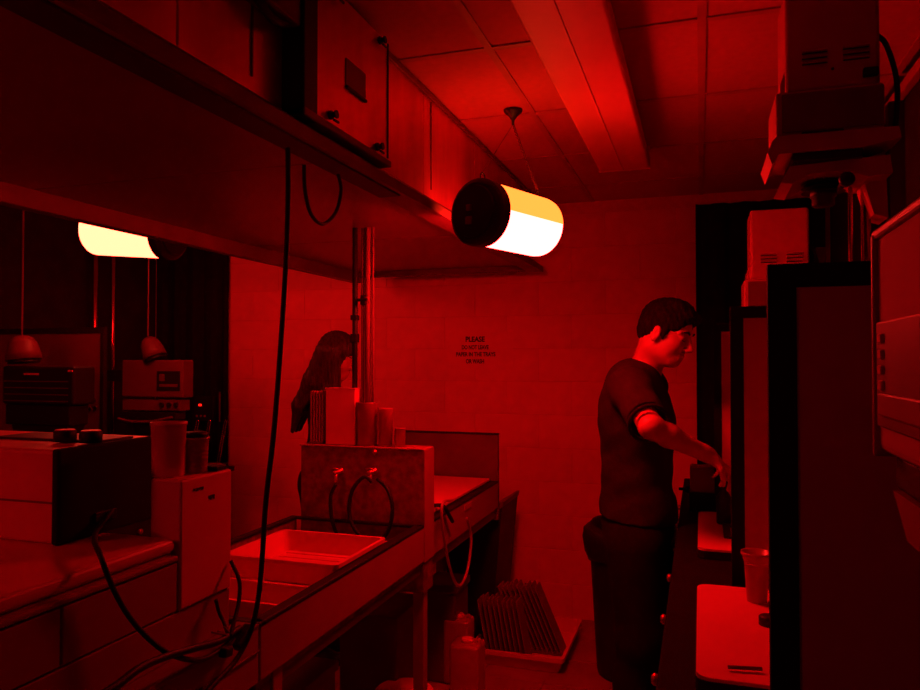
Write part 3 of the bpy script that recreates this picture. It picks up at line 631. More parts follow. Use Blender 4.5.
# ------------------------------------------------------------------ small things on the right bench
b = B(); p = atZ(757, 601, .905); r = .036
lathe(b, (p.x, p.y, .9045), [(.024, 0), (.025, .004), (.031, .10), (.037, .118), (.039, .120), (.039, .128), (.034, .127), (.021, .006)], 28)
tag(obj('measuring_beaker', b, M['clear'], None, True), 'clear plastic beaker on the white baseboard behind the nearest board', 'beaker', loc=(p.x, p.y, .9045))
p = atZ(764, 624, .905); b = B(); lathe(b, (p.x+.01, p.y, .9045), [(.022, 0), (.022, .018), (.017, .022)], 20); tag(obj('dodging_disc', b, M['blackmetal'], None, True), 'small dark round pot by the beaker on the baseboard', 'pot', loc=(p.x+.01, p.y, .9045))
p = atZ(728, 667, .911); q = atZ(762, 669, .911); b = B(); cyl(b, p, q, .004, 8); tag(obj('marker_pen', b, M['darkred'], None, True), 'thin dark pen lying near the edge of the baseboard', 'pen')
# timer, bottle, dish in the far stations
p = atY(690, 492, 3.40); q = atY(716, 467, 3.40)
t = thing('enlarger_timer', 'grey timer box standing on the far bench right of the person\'s waist', 'timer', ((p.x+q.x)/2, 3.43, .872))
b = B(); box(b, (p.x, 3.38, p.z+.002), (q.x, 3.48, q.z), .006, 3); obj('case', b, M['beige'], t)
b = B(); box(b, (p.x-.004, 3.375, .872), (q.x+.004, 3.49, p.z+.002), .003); obj('base', b, M['blackmetal'], t)
b = B(); lathe(b, (p.x-.002, 3.40, p.z+.012), [(.016, 0), (.018, .01), (.007, .026), (.006, .045)], 16, (-1,0,0)); obj('knob', b, M['rubber'], t, True)
p = atY(720, 500, 3.18); b = B(); lathe(b, (p.x+.01, 3.0, .905), [(.026, 0), (.028, .006), (.028, .10), (.012, .125), (.012, .14), (.015, .142), (.015, .16)], 20); tag(obj('developer_bottle', b, M['rubber'], None, True), 'black bottle standing under the person\'s hand beside the enlarger', 'bottle', loc=(p.x+.01, 3.0, .905))
# easel: dark blade strip on baseboard two
b = B(); box(b, (.075, 2.93, .905), (.25, 2.955, .915), .002); box(b, (.075, 2.75, .905), (.10, 2.94, .913), .002); tag(obj('easel_blade', b, M['blackmetal'], None), 'black easel blade on the baseboard under the person\'s hand', 'easel', loc=(.16, 2.85, .905))
# ------------------------------------------------------------------ left station equipment
def black_enlarger():
    y = 2.60; p0 = atY(2, 366, y); p1 = atY(73, 428, y)
    t = thing('photo_enlarger', 'black-headed enlarger on the left bench in front of the grey board', 'enlarger', ((p0.x+p1.x)/2, y+.1, .872), 'enlargers along the left bench')
    x0, x1, z1, z0 = p0.x, p1.x, p0.z, p1.z
    b = B(); box(b, (x0, y, z0+.10), (x1, y+.13, z1), .012, 3); hd = obj('head', b, M['blackmetal'], t)
    b = B(); box(b, (x0+.01, y+.01, z0+.005), (x1-.03, y+.12, z0+.098), .008, 3); obj('filter_drawer', b, M['rubber'], t)
    for (a, c, z) in ((24, 39, 374), (68, 73, 371)):
        q0 = atY(a, z, y); q1 = atY(c, z, y); b = B(); box(b, (q0.x, y-.003, q0.z-.004), (min(q1.x, x1-.005), y+.002, q0.z+.004), .001); obj('scale_window', b, M['whitebox'], hd)
    b = B()
    for k in range(4): box(b, (x0+.02, y-.004, z0+.115+.03*k), (x1-.03, y+.001, z0+.119+.03*k), 0)
    obj('panel_lines', b, M['steel_dark'], hd)
    b = B(); prism(b, [(x0+.06, z0-.05), (x1-.08, z0-.05), (x1-.05, z0+.004), (x0+.04, z0+.004)], 'y', y+.02, y+.12); obj('bellows', b, M['rubber'], t)
    b = B(); box(b, (x0+.10, y+.13, .90), (x0+.15, y+.18, z1-.03), .004); obj('column', b, M['blackmetal'], t)
    b = B(); prism(b, rrect(x0-.05, y-.15, x1+.02, y+.31, .03), 'z', .872, .895); obj('baseboard', b, M['rubber'], t)
black_enlarger()
def white_enlarger():
    y = 3.42; P = lambda a, c: atY(a, c, y)
    a = P(122, 360); c = P(183, 398)
    t = thing('photo_enlarger', 'pale box-headed enlarger with a dark window beyond the left board', 'enlarger', ((a.x+c.x)/2, y+.12, .872), 'enlargers along the left bench')
    b = B(); box(b, (a.x, y, c.z), (c.x, y+.09, a.z), .008, 3); hd = obj('head', b, M['dimmed_enamel'], t)
    q0 = P(157, 371); q1 = P(180, 391); b = B(); box(b, (q0.x, y-.004, q1.z), (q1.x, y+.002, q0.z), .002); w = obj('control_window', b, M['blackmetal'], hd)
    s0 = P(160, 374); s1 = P(165, 381); b = B(); box(b, (s0.x, y-.007, s1.z), (s1.x, y-.003, s0.z), .001); obj('display', b, M['steel_dark'], w)
    s0 = P(160, 384); s1 = P(178, 387); b = B(); box(b, (s0.x, y-.007, s1.z), (s1.x, y-.003, s0.z), .001); obj('label_strip', b, M['steel_dark'], w)
    q0 = P(122, 398); q1 = P(158, 411); b = B(); box(b, (q0.x, y+.004, q1.z), (q1.x, y+.085, q0.z-.008), .003); obj('filter_stage', b, M['dimmed_enamel'], t)
    q0 = P(158, 399); q1 = P(180, 411); b = B(); box(b, (q0.x, y+.002, q1.z), (q1.x, y+.085, q0.z-.004), .003); dp = obj('dial_box', b, M['steel_dark'], t)
    for k in range(3):
        p = P(162+k*7, 405); b = B(); lathe(b, (p.x, y+.003, p.z), [(.015, 0), (.013, .012)], 14, (0,-1,0)); obj('dial', b, M['blackmetal'], dp)
    q0 = P(122, 411); q1 = P(176, 420); b = B(); box(b, (q0.x, y-.01, q1.z), (q1.x, y+.08, q0.z-.001), .004); obj('negative_stage', b, M['blackmetal'], t)
    q = [P(122, 418), P(135, 421), P(155, 421), P(176, 417)]; b = B(); tube(b, spline([v-Vector((0, .03, 0)) for v in q]), .008, 8); obj('carrier_handle', b, M['dimmed_enamel'], t, True)
    q0 = P(130, 422); q1 = P(165, 440); b = B(); prism(b, [(q0.x, q0.z), (q1.x, q0.z), (q1.x-.03, q1.z), (q0.x+.03, q1.z)], 'y', y+.02, y+.08); obj('bellows', b, M['rubber'], t)
    b = B(); prism(b, rrect(a.x-.03, y-.12, c.x+.1, y+.36, .03), 'z', .872, .895); obj('baseboard', b, M['rubber'], t)
    for px, yy, r in ((113, 3.62, .012), (95, 3.62, .016)):
        p = atY(px, 300, yy); b = B(); cyl(b, (p.x, yy, .89), (p.x, yy, ZC-.12), r, 12); obj('column', b, M['chrome'], t, True)
    cx = atY(95, 300, 3.62).x; dx = atY(113, 300, 3.62).x
    b = B(); box(b, (cx-.02, 3.60, 1.40), (a.x+.05, 3.68, 1.47), .004); obj('carriage', b, M['blackmetal'], t)
white_enlarger()
def pendant(px, pytop, pybot, pyc, y, w, label, tilt=0):
    p = atY(px, pytop, y); q = atY(px, pybot, y); s = (p.z-q.z)
    t = thing('pendant_lamp', label, 'lamp', (p.x, y, p.z), 'small shaded lamps hanging over the left enlargers')
    r = w/2*s/(pybot-pytop)
    b = B(); ax = Vector((math.sin(tilt), 0, -math.cos(tilt)))
    lathe(b, p, [(r*.35, 0), (r*.62, s*.1), (r*.8, s*.3), (r*.95, s*.65), (r*1.02, s), (r*.97, s), (r*.88, s*.65), (r*.3, s*.05)], 24, ax); obj('shade', b, M['dimmed_enamel'], t, True)
    b = B(); lathe(b, p, [(r*.85, s*.98), (r*.9, s*1.12)], 20, ax); obj('collar', b, M['blackmetal'], t)
    b = B(); cyl(b, p, (p.x+.0, y, ZC-.001), .004, 6); obj('cord', b, M['steel_dark'], t)
pendant(18+4, 336, 360, 0, 2.66, 32, 'pale domed lamp on a cord above the black-headed enlarger', tilt=.12)
pendant(148, 338, 360, 0, 3.45, 23, 'pale domed lamp on a cord above the pale box-headed enlarger', tilt=.45)
t = thing('wall_timer', 'small dark timer with a glowing red light on the far left black cloth', 'timer', atY(203, 420, 4.28))
p0 = atY(195, 396, 4.28); p1 = atY(214, 421, 4.28); b = B(); box(b, (p0.x, 4.27, p1.z), (p1.x, 4.31, p0.z), .004); cs = obj('case', b, M['blackmetal'], t)
p = atY(200, 405, 4.268); b = B(); box(b, p-Vector((.012, .004, .008)), p+Vector((.012, .004, .008)), .003); obj('indicator_light', b, M['led'], cs)
for px in (197, 201, 205):
    p = atY(px, 416, 4.27); b = B(); lathe(b, p, [(.008, 0), (.007, .006)], 10, (0,-1,0)); obj('button', b, M['beige'], cs)
b = B(); p = atY(217, 392, 4.27); q = atY(217, 422, 4.27); cyl(b, p+Vector((0,.03,0)), q+Vector((0,.03,0)), .006, 8); obj('cable', b, M['steel_dark'], t)
# ------------------------------------------------------------------ floor items
def bin_(cx, cy, r, h, label, lip=.03, name='rubbish_bin', bag=True):
    t = thing(name, label, 'bin', (cx, cy, .004), None)
    b = B(); lathe(b, (cx, cy, .0045), [(r*.78, 0), (r*.80, .02), (r*.97, h*.9), (r*.99, h), (r*.93, h), (r*.75, .015)], 36); obj('body', b, M['blackmetal'], t, True)
    if bag:
        b = B(); n = 48; rings = []
        for j, (rr, z) in enumerate(((.88, h-.10), (.93, h+.002), (1.0, h+.014), (1.10, h-.01), (1.12, h-.06), (1.07, h-.13), (1.03, h-.15), (1.0, h-.14))):
            rings.append([b.verts.new((cx+r*rr*(1+.018*math.sin(7*a+j)+.012*math.sin(13*a+2*j))*math.cos(a), cy+r*rr*(1+.018*math.sin(7*a+j))*math.sin(a), .0045+z+.006*math.sin(5*a+j))) for a in [2*PI*k/n for k in range(n)]])
        for A, Q in zip(rings, rings[1:]):
            for k in range(n): b.faces.new((A[k], A[(k+1) % n], Q[(k+1) % n], Q[k]))
        obj('bag', b, M['blackmetal'], t, True)
    return t
bin_(-.335, 3.70, .20, .71, 'black rubbish bin with a bag folded over its rim behind the standing person')
# dark open-topped bin at the end of the far sink
t = thing('waste_bin', 'dark bin with a slanting pale lid at the end of the far sink', 'bin', (-1.185, 3.95, .004))
b = B(); prism(b, [(-1.25, .0045), (-1.06, .0045), (-.995, .755), (-1.32, .545)], 'y', 3.75, 4.10); obj('body', b, M['blackmetal'], t)
b = B(); prism(b, [(-1.33, .540), (-.992, .757), (-.985, .785), (-1.0, .785), (-1.33, .572)], 'y', 3.742, 4.11); obj('lid', b, M['dimmed_enamel'], t)
# floor tray holding a rack of upright plates
def floor_rack():
    x0, x1, y0, y1 = -1.12, -.635, 3.55, 4.14
    b = B(); zt, zb = .085, .006
    L0 = rrect(x0, y0, x1, y1, .02); L1 = rrect(x0+.016, y0+.016, x1-.016, y1-.016, .02); L2 = rrect(x0+.03, y0+.03, x1-.03, y1-.03, .02); n = len(L0)
    lv = [[b.verts.new((p[0], p[1], z)) for p in lp] for lp, z in ((L2, zb), (rrect(x0+.01, y0+.01, x1-.01, y1-.01, .02), zt-.02), (L0, zt-.02), (L0, zt), (L1, zt), (L2, zb+.008))]
    b.faces.new(lv[0][::-1]); b.faces.new(lv[-1])
    for A, Q in zip(lv, lv[1:]):
        for k in range(n): b.faces.new((A[k], A[(k+1) % n], Q[(k+1) % n], Q[k]))
    tag(obj('drip_tray', b, M['white'], None), 'large pale tray on the floor under the ribbed racks', 'tray', loc=((x0+x1)/2, (y0+y1)/2, .004))
    def rack(px0, px1, pyb, y, n, hgt, lean, label):
        xa = atY(px0, pyb, y).x; xb = atY(px1, pyb, y).x
        t = thing('drying_rack', label, 'rack', ((xa+xb)/2, y+.05, .016), 'ribbed racks leaning in the floor tray')
        b = B(); box(b, (xa-.015, y+.0, .016), (xb+.015, y+.012, .028), .002); box(b, (xa-.015, y+.10, .016), (xb+.015, y+.112, .028), .002); obj('base_rail', b, M['darkred'], t)
        for k in range(n):
            x = xa+(xb-xa)*k/(n-1); b = B(); h = hgt*random.uniform(.96, 1.03)
            prism(b, [(x-.0028, .028), (x+.0028, .028), (x+.0028-lean, .028+h), (x-.0028-lean, .028+h)], 'y', y, y+.11); obj('rib', b, M['pipe'], t)
    rack(488, 527, 650, 3.60, 9, .29, .055, 'nearer ribbed rack leaning in the floor tray')
    rack(524, 562, 650, 3.76, 9, .32, .14, 'further ribbed rack leaning in the floor tray')
floor_rack()
def jug(x, y, w, h, label):
    t = thing('plastic_jug', label, 'jug', (x, y, .004), 'pale plastic jugs on the floor by the sink leg')
    b = B(); box(b, (x-w/2, y-w*.45, .0045), (x+w/2, y+w*.45, h*.93), w*.13, 4); 
    obj('body', b, M['clear'], t, True)
    b = B(); lathe(b, (x, y, h*.93-.002), [(w*.18, 0), (w*.2, .004), (w*.2, h*.05), (w*.16, h*.055)], 20); obj('cap', b, M['white'], t, True)
    b = B(); tube(b, spline([(x+w*.22, y, h*.93), (x+w*.40, y, h*.97), (x+w*.42, y, h*.9)]), .008, 8); obj('handle', b, M['clear'], t, True)
p = atZ(467, 694, .004); jug(-.985, 3.12, .135, .31, 'front pale plastic jug on the floor just right of the sink leg')
jug(-1.10, 3.35, .125, .33, 'rear pale plastic jug on the floor half hidden behind the front jug')
t = thing('lidded_bucket', 'pale lidded bucket under the sink at the bottom edge', 'bucket', (-1.12, 2.72, .004))
b = B(); lathe(b, (-1.13, 2.74, .0045), [(.09, 0), (.105, .19)], 28); obj('body', b, M['clear'], t, True); b = B(); lathe(b, (-1.13, 2.74, .1955), [(.116, 0), (.118, .016), (.112, .022)], 28); obj('lid', b, M['white'], t, True)
for (x, y, w, d, h, lab) in ((-1.32, 2.95, .26, .3, .47, 'dim grey crate under the far sink left of the leg'), (-1.42, 2.30, .28, .30, .42, 'dim grey crate under the long sink, left of the tall crate'), (-1.18, 3.40, .16, .2, .46, 'narrow dim crate under the far sink beside the leg')):
    t = thing('storage_crate', lab, 'crate', (x, y, .004))
    b = B(); box(b, (x-w/2, y-d/2, .0045), (x+w/2, y+d/2, h), .01, 2); obj('body', b, M['darkred'], t); b = B(); box(b, (x-w/2-.008, y-d/2-.008, h-.03), (x+w/2+.008, y+d/2+.008, h+.006), .005); obj('lid', b, M['darkred'], t)
# ------------------------------------------------------------------ people: smooth distance-field bodies
def V(*a): return np.array(a, float)
class Field:
    def __init__(s, lo, hi, h):
        s.lo = np.array(lo, float); s.h = h; s.n = np.ceil((np.array(hi)-s.lo)/h).astype(int)+1
        s.F = np.full(s.n, .5, np.float32); s.g = 1.0
    def _win(s, lo, hi):
        a = np.maximum(((lo-s.lo)/s.h).astype(int)-1, 0); b = np.minimum(((hi-s.lo)/s.h).astype(int)+2, s.n)
        if (b <= a).any(): return None
        ax = [(s.lo[i]+s.h*np.arange(a[i], b[i])).astype(np.float32) for i in range(3)]
        return (slice(a[0], b[0]), slice(a[1], b[1]), slice(a[2], b[2])), np.meshgrid(*ax, indexing='ij', sparse=True)
    def _app(s, lo, hi, fn, k, op):
        m = k+.03
        w = s._win(np.array(lo)-m, np.array(hi)+m)
        if w is None: return
        sl, (X, Y, Z) = w; d = fn(X, Y, Z); A = s.F[sl]
        if op == 'u':
            hh = np.maximum(k-np.abs(A-d), 0)/k; s.F[sl] = np.minimum(A, d)-hh*hh*k*.25
        else:
            d = -d; hh = np.maximum(k-np.abs(A-d), 0)/k; s.F[sl] = np.maximum(A, d)+hh*hh*k*.25
    def rc(s, a, b, r1, r2, k=.03, op='u', flat=None):
        r1 *= s.g; r2 *= s.g; a = np.array(a, float); b = np.array(b, float); d = b-a; L2 = max(d.dot(d), 1e-9); R = max(r1, r2)
        def fn(X, Y, Z):
            t = np.clip(((X-a[0])*d[0]+(Y-a[1])*d[1]+(Z-a[2])*d[2])/L2, 0, 1)
            return (np.sqrt((X-a[0]-t*d[0])**2+(Y-a[1]-t*d[1])**2+(Z-a[2]-t*d[2])**2)-(r1+(r2-r1)*t)).astype(np.float32)
        s._app(np.minimum(a, b)-R, np.maximum(a, b)+R, fn, k, op)
    def el(s, c, r, Rm=None, k=.03, op='u'):
        c = np.array(c, float); r = np.array(r, float)*s.g; Rm = np.eye(3) if Rm is None else np.array(Rm)
        R = r.max()
        def fn(X, Y, Z):
            x, y, z = X-c[0], Y-c[1], Z-c[2]
            u = (x*Rm[0,0]+y*Rm[1,0]+z*Rm[2,0]); v = (x*Rm[0,1]+y*Rm[1,1]+z*Rm[2,1]); w = (x*Rm[0,2]+y*Rm[1,2]+z*Rm[2,2])
            k0 = np.sqrt((u/r[0])**2+(v/r[1])**2+(w/r[2])**2); k1 = np.sqrt((u/r[0]**2)**2+(v/r[1]**2)**2+(w/r[2]**2)**2)+1e-6
            return (k0*(k0-1)/k1).astype(np.float32)
        s._app(c-R, c+R, fn, k, op)
    def cut(s, p, n, k=.004):
        """remove everything on the side n points to"""
        p = np.array(p, float); n = np.array(n, float); n /= np.linalg.norm(n)
        ax = [(s.lo[i]+s.h*np.arange(s.n[i])).astype(np.float32) for i in range(3)]; X, Y, Z = np.meshgrid(*ax, indexing='ij', sparse=True)
        d = ((X-p[0])*n[0]+(Y-p[1])*n[1]+(Z-p[2])*n[2]).astype(np.float32); s.F = np.maximum(s.F, d)
    def wrinkle(s, fn):
        ax = [(s.lo[i]+s.h*np.arange(s.n[i])).astype(np.float32) for i in range(3)]; X, Y, Z = np.meshgrid(*ax, indexing='ij', sparse=True)
        s.F = s.F+fn(X, Y, Z).astype(np.float32)
    def mesh(s, name):
        F = s.F; I = F < 0; n = np.array(F.shape)-1
        cnt = np.zeros(n, np.int8)
        for dx in (0, 1):
            for dy in (0, 1):
                for dz in (0, 1): cnt += I[dx:dx+n[0], dy:dy+n[1], dz:dz+n[2]]
        idx = np.argwhere((cnt > 0) & (cnt < 8)); ids = np.full(n, -1, np.int64); ids[tuple(idx.T)] = np.arange(len(idx))
        acc = np.zeros((len(idx), 3)); num = np.zeros(len(idx))
        cor = [np.array((dx, dy, dz)) for dx in (0, 1) for dy in (0, 1) for dz in (0, 1)]
        vals = {tuple(c): F[tuple((idx+c).T)] for c in cor}
        for c in cor:
            for a in range(3):
                if c[a] == 0:
                    e = c.copy(); e[a] = 1; fa = vals[tuple(c)].astype(float); fb = vals[tuple(e)].astype(float)
                    m = (fa < 0) != (fb < 0); t = np.where(m, fa/np.where(m, fa-fb, 1), 0)
                    pt = np.repeat(c[None].astype(float), len(idx), 0); pt[:, a] += t
                    acc[m] += pt[m]; num[m] += 1
        P = s.lo+(idx+acc/num[:, None])*s.h
        quads = []
        for a in range(3):
            u, v = (a+1) % 3, (a+2) % 3
            A = [slice(0, -1) if i == a else slice(1, -1) for i in range(3)]; Bs = list(A); Bs[a] = slice(1, None)
            d = I[tuple(A)] != I[tuple(Bs)]; e = np.argwhere(d); e = e+np.array([0 if i == a else 1 for i in range(3)])
            eu = np.zeros(3, int); eu[u] = 1; ev = np.zeros(3, int); ev[v] = 1
            q = np.stack([ids[tuple((e-eu-ev).T)], ids[tuple((e-ev).T)], ids[tuple(e.T)], ids[tuple((e-eu).T)]], 1)
            s0 = I[tuple(e.T)]; q[~s0] = q[~s0][:, ::-1]; quads.append(q)
        Q = np.concatenate(quads); Q = Q[(Q >= 0).all(1)]
        me = bpy.data.meshes.new(name); me.vertices.add(len(P)); me.vertices.foreach_set('co', P.ravel())
        me.loops.add(len(Q)*4); me.loops.foreach_set('vertex_index', Q.ravel().astype(np.int32))
        me.polygons.add(len(Q)); me.polygons.foreach_set('loop_start', np.arange(0, len(Q)*4, 4, dtype=np.int32)); me.update(calc_edges=True); me.validate()
        me.shade_smooth(); return me
def frame(yawdir, pitch=0, roll=0):
    """columns: forward, left, up. yawdir = horizontal unit vector; pitch>0 looks down"""
    f = np.array([yawdir[0], yawdir[1], 0.]); f /= np.linalg.norm(f); l = np.cross([0, 0, 1.], f); u = np.array([0, 0, 1.])
    c, s_ = math.cos(pitch), math.sin(pitch); f2 = f*c-u*s_; u2 = u*c+f*s_
    c, s_ = math.cos(roll), math.sin(roll); l3 = l*c+u2*s_; u3 = u2*c-l*s_
    return np.stack([f2, l3, u3], 1)
def head_field(Fd, c, R, k_=1.0, male=True):
    c = np.array(c, float); T = lambda *p: c+R @ (np.array(p)*k_)
    e = lambda p, r, k=.02, op='u', Rr=None: Fd.el(T(*p), np.array(r)*k_, R if Rr is None else Rr, k, op)
    e((-.012, 0, .032), (.096, .076, .088)); e((.022, 0, -.035), (.066, .056, .074), .03)
    e((.058, 0, -.088), (.026, .024, .020), .025); e((.04, 0, -.075), (.045, .044, .03), .02)
    for s in (-1, 1):
        e((.004, .042*s, -.058), (.045, .018, .026), .03)           # jaw angle
        e((.056, .034*s, -.024), (.024, .022, .022), .03)         # cheekbone
        e((.0925, .033*s, .006), (.013, .016, .0115), .008, 's')    # eye socket
        Fd.rc(T(.083, .014*s, .027), T(.070, .052*s, .024), .008*k_, .006*k_, .012)   # brow
        e((.072, .032*s, .005), (.0135, .0135, .0125), .003)       # eyelid / ball
        e((.099, .012*s, -.030), (.010, .007, .007), .006)         # nostril wing
        e((-.005, .078*s, -.006), (.016, .008, .027), .006)        # ear
        e((.000, .087*s, -.002), (.011, .005, .020), .004, 's')
        e((-.006, .080*s, -.030), (.010, .006, .010), .005)
    Fd.rc(T(.086, 0, .016), T(.108, 0, -.022), .0075*k_, .0095*k_, .010); e((.109, 0, -.025), (.009, .009, .008), .005)
    Fd.rc(T(.084, -.018, -.0565), T(.084, .018, -.0565), .0062*k_, .0062*k_, .006); Fd.rc(T(.091, -.006, -.056), T(.091, .006, -.056), .005*k_, .005*k_, .006)
    Fd.rc(T(.083, -.014, -.068), T(.083, .014, -.068), .0072*k_, .0072*k_, .006)
    Fd.rc(T(.094, -.02, -.0622), T(.094, .02, -.0622), .0026*k_, .0026*k_, .003, 's')
    return T
def hand_field(Fd, W, d, n, s, curls, spread=.0, thumb=(.6, .5), sc=1.0):
    """W wrist, d direction of palm, n palm normal (side fingers curl to), s direction towards the thumb"""
    W, d, n, s = [np.array(v, float) for v in (W, d, n, s)]
    d /= np.linalg.norm(d); n -= d*n.dot(d); n /= np.linalg.norm(n); s = np.cross(n, d)*np.sign(np.dot(np.cross(n, d), s))
    lens = ((.045, .026, .020), (.050, .030, .021), (.046, .028, .020), (.037, .021, .018))
    for i, (L, cu) in enumerate(zip(lens, curls)):
        o = (.030-.020*i)*sc; base = W+s*o*.75+d*.010*sc; kn = W+d*(.088-.004*abs(i-1)-(.006 if i == 3 else 0))*sc+s*o
        Fd.rc(base, kn, .0135*sc, .0105*sc, .008)
        p = kn; ang = 0; rad = .0090 if i < 3 else .0078
        for j, l in enumerate(L):
            ang += cu*(1, 1.1, .7)[j]; q = p+(d*math.cos(ang)+n*math.sin(ang)+s*spread*(1-i))*l*sc
            Fd.rc(p, q, rad*sc, (rad-.001)*sc, .0035); p = q; rad -= .0007
    b0 = W+s*.024*sc+d*.018*sc; t1 = b0+(s*.75+d*.55+n*thumb[0]*.5)*.040*sc; t2 = t1+(s*.25+d*.85+n*thumb[0])*.030*sc; t3 = t2+(d*.8+n*thumb[1]-s*.1)*.024*sc
    Fd.rc(b0, t1, .015*sc, .0115*sc, .012); Fd.rc(t1, t2, .0108*sc, .0095*sc, .005); Fd.rc(t2, t3, .0096*sc, .008*sc, .004)
    Fd.rc(W-d*.02*sc, W+d*.03*sc, .024*sc, .02*sc, .02)
RC = np.array([_M[0][0], _M[1][0], 0]); RC /= np.linalg.norm(RC); FC = np.array([-RC[1], RC[0], 0])
def man():
    G = 1.18; base = atD(640, 530, 2.56*G); BX = V(base.x, base.y, 0)
    fd = RC*math.cos(math.radians(16))-FC*math.sin(math.radians(16)); R = frame(fd); L = R[:, 1]; Fw = R[:, 0]
    T = lambda f, l, z: BX+(Fw*f+L*l)*G+V(0, 0, 1.53+(z-1.53)*G if z > .9 else z*(1.53-.63*G)/.9)
    A = lambda px, py, D: np.array(atD(px, py, D*G))
    hc = A(666, 334, 2.50); hy = RC*math.cos(math.radians(38))-FC*math.sin(math.radians(38)); Rh = frame(hy, math.radians(21), math.radians(-5))
    t = thing('person', 'person in dark short-sleeved shirt and black trousers leaning to an enlarger, arm stretched out', 'person', (BX[0], BX[1], .004))
    h = .0042
    lo = BX+V(-.46, -.66, 0); hi = BX+V(.40, .40, 1.84)
    # joints
    shR = T(-.02, -.175, 1.435); shL = T(.02, .175, 1.43); elR = A(651, 427, 2.19); wrR = A(708, 455, 2.24)
    elL = T(.02, .25, 1.14); wrL = A(674, 543, 2.62)
    def torso(F, g=0.0, k=.05):
        F.el(T(-.005, 0, 1.30), (.112+g, .150+g, .17+g), R, k); F.el(T(-.012, 0, 1.13), (.105+g, .135+g, .16+g), R, k)
        F.el(T(-.008, 0, .98), (.115+g, .155+g, .13+g), R, k)
        for s_, sh in ((-1, shR), (1, shL)): F.rc(T(.0, .05*s_, 1.43), sh, .062+g, .056+g, k)
        F.el(T(-.050, 0, 1.36), (.068+g, .13+g, .14+g), R, k); F.rc(T(-.01, -.06, 1.455), T(-.01, .06, 1.455), .058+g, .058+g, k)
    F = Field(lo, hi, h); F.g = G; torso(F)
    F.g = 1; tf = head_field(F, hc, Rh, 1.08); F.g = G
    F.rc(T(.005, 0, 1.44), tf(-.03, 0, -.045), .058, .050, .03)
    for sh, el, wr in ((shR, elR, wrR), (shL, elL, wrL)):
        F.rc(sh, el, .048, .036, .03); F.rc(el, el+(wr-el)*.3, .0345, .0345, .02); F.rc(el+(wr-el)*.3, wr, .0345, .0235, .02)
    da = (wrR-elR)/np.linalg.norm(wrR-elR)
    hd = da*.95+V(0, 0, -.12)+FC*.12
    F.g = 1
    hand_field(F, wrR, hd, RC*-.2+V(0, 0, -1)+FC*.3, -FC, (.35, .45, .55, .65), thumb=(.7, .8))
    hand_field(F, wrL, RC*.9+V(0,0,-.15)-FC*.3, V(0, 0, -1)-FC*.2, -FC, (.3, .35, .4, .45), thumb=(.4, .4))
    F.g = G; kn = []; fe = []
    for s_, ff in ((-1, -.01), (1, .075)):
        hip = T(-.01, .085*s_, .90); kne = T(ff+.02, .10*s_, .50); ank = T(ff-.03, .105*s_, .085)
        F.rc(hip, kne, .085, .058, .04); F.rc(kne, kne+(ank-kne)*.3, .056, .058, .03); F.rc(kne+(ank-kne)*.3, ank, .058, .038, .03)
        F.rc(ank-V(0, 0, .04), ank+Fw*.12-V(0, 0, .05), .034, .026, .03); kn.append(kne); fe.append(ank)
    bd = obj('body', F.mesh('body'), M['skin'], t)
    # shirt with short sleeves
    F = Field(lo, hi, .006); F.g = G; torso(F, .016, .055)
    F.el(T(.0, 0, 1.02), (.118, .150, .09), R, .04)
    for sh, el, f_ in ((shR, elR, .86), (shL, elL, .86)):
        e2 = sh+(el-sh)*f_; F.rc(sh, e2, .066, .060, .035); dd = el-sh
        F.rc(e2+dd*.16, e2+dd*.9, .075, .085, .004, 's')
    nk = tf(-.03, 0, -.05); F.rc(T(.020, 0, 1.43), nk+V(0,0,.02), .058, .064, .012, 's'); F.el(T(.105, -.01, 1.47), (.05, .045, .07), R, .01, 's')
    F.wrinkle(lambda X, Y, Z: .0022*np.sin(34*Z+14*X+5*np.sin(9*Y))*np.clip((1.32-Z)*6, .15, 1)+.0014*np.sin(60*Z-30*X+20*Y))
    F.cut(T(0, 0, .985), Fw*-.10+V(0, 0, -1))
    shr = obj('shirt', F.mesh('shirt'), M['shirt'], t)
    # collar and sleeve hems
    b = B(); cc = T(.012, 0, 1.435); pts = []
    axn = nk-T(-.01, 0, 1.40); axn /= np.linalg.norm(axn)
    for k in range(28):
        a = 2*PI*k/28+.0; pts.append(Vector(T(.012, 0, 1.475)+(Fw*.070*math.cos(a)+L*.074*math.sin(a))*G+V(0, 0, -.035*math.cos(a)+(-.045 if abs(math.cos(a)) > .93 and math.cos(a) > 0 else 0))))
    tube(b, pts, .0085, 8, closed=True); obj('collar', b, M['shirt_dark'], shr, True)
    for sh, el in ((shR, elR), (shL, elL)):
        e2 = sh+(el-sh)*.90; dd = (el-sh)/np.linalg.norm(el-sh); u = Vector(dd).orthogonal().normalized(); v = Vector(dd).cross(u); b = B()
        tube(b, [Vector(e2)+(u*math.cos(a)+v*math.sin(a))*.060*G for a in [2*PI*k/28 for k in range(28)]], .0075, 8, closed=True); obj('sleeve_hem', b, M['shirt_dark'], shr, True)
    # trousers
    F = Field(lo, hi, .007); F.g = G
    F.el(T(-.008, 0, .96), (.125, .165, .12), R, .05)
    for (kne, ank, s_) in zip(kn, fe, (-1, 1)):
        F.rc(T(-.01, .085*s_, .90), kne, .104, .082, .04); F.rc(kne, ank+V(0, 0, .0), .080, .066, .04)
    F.wrinkle(lambda X, Y, Z: .003*np.sin(40*Z+20*X)*np.clip((.6-Z)*3, .1, 1))
    F.cut((0, 0, .045), (0, 0, -1)); F.cut((0, 0, 1.03), (0, 0, 1)); obj('trousers', F.mesh('trousers'), M['trouser'], t)
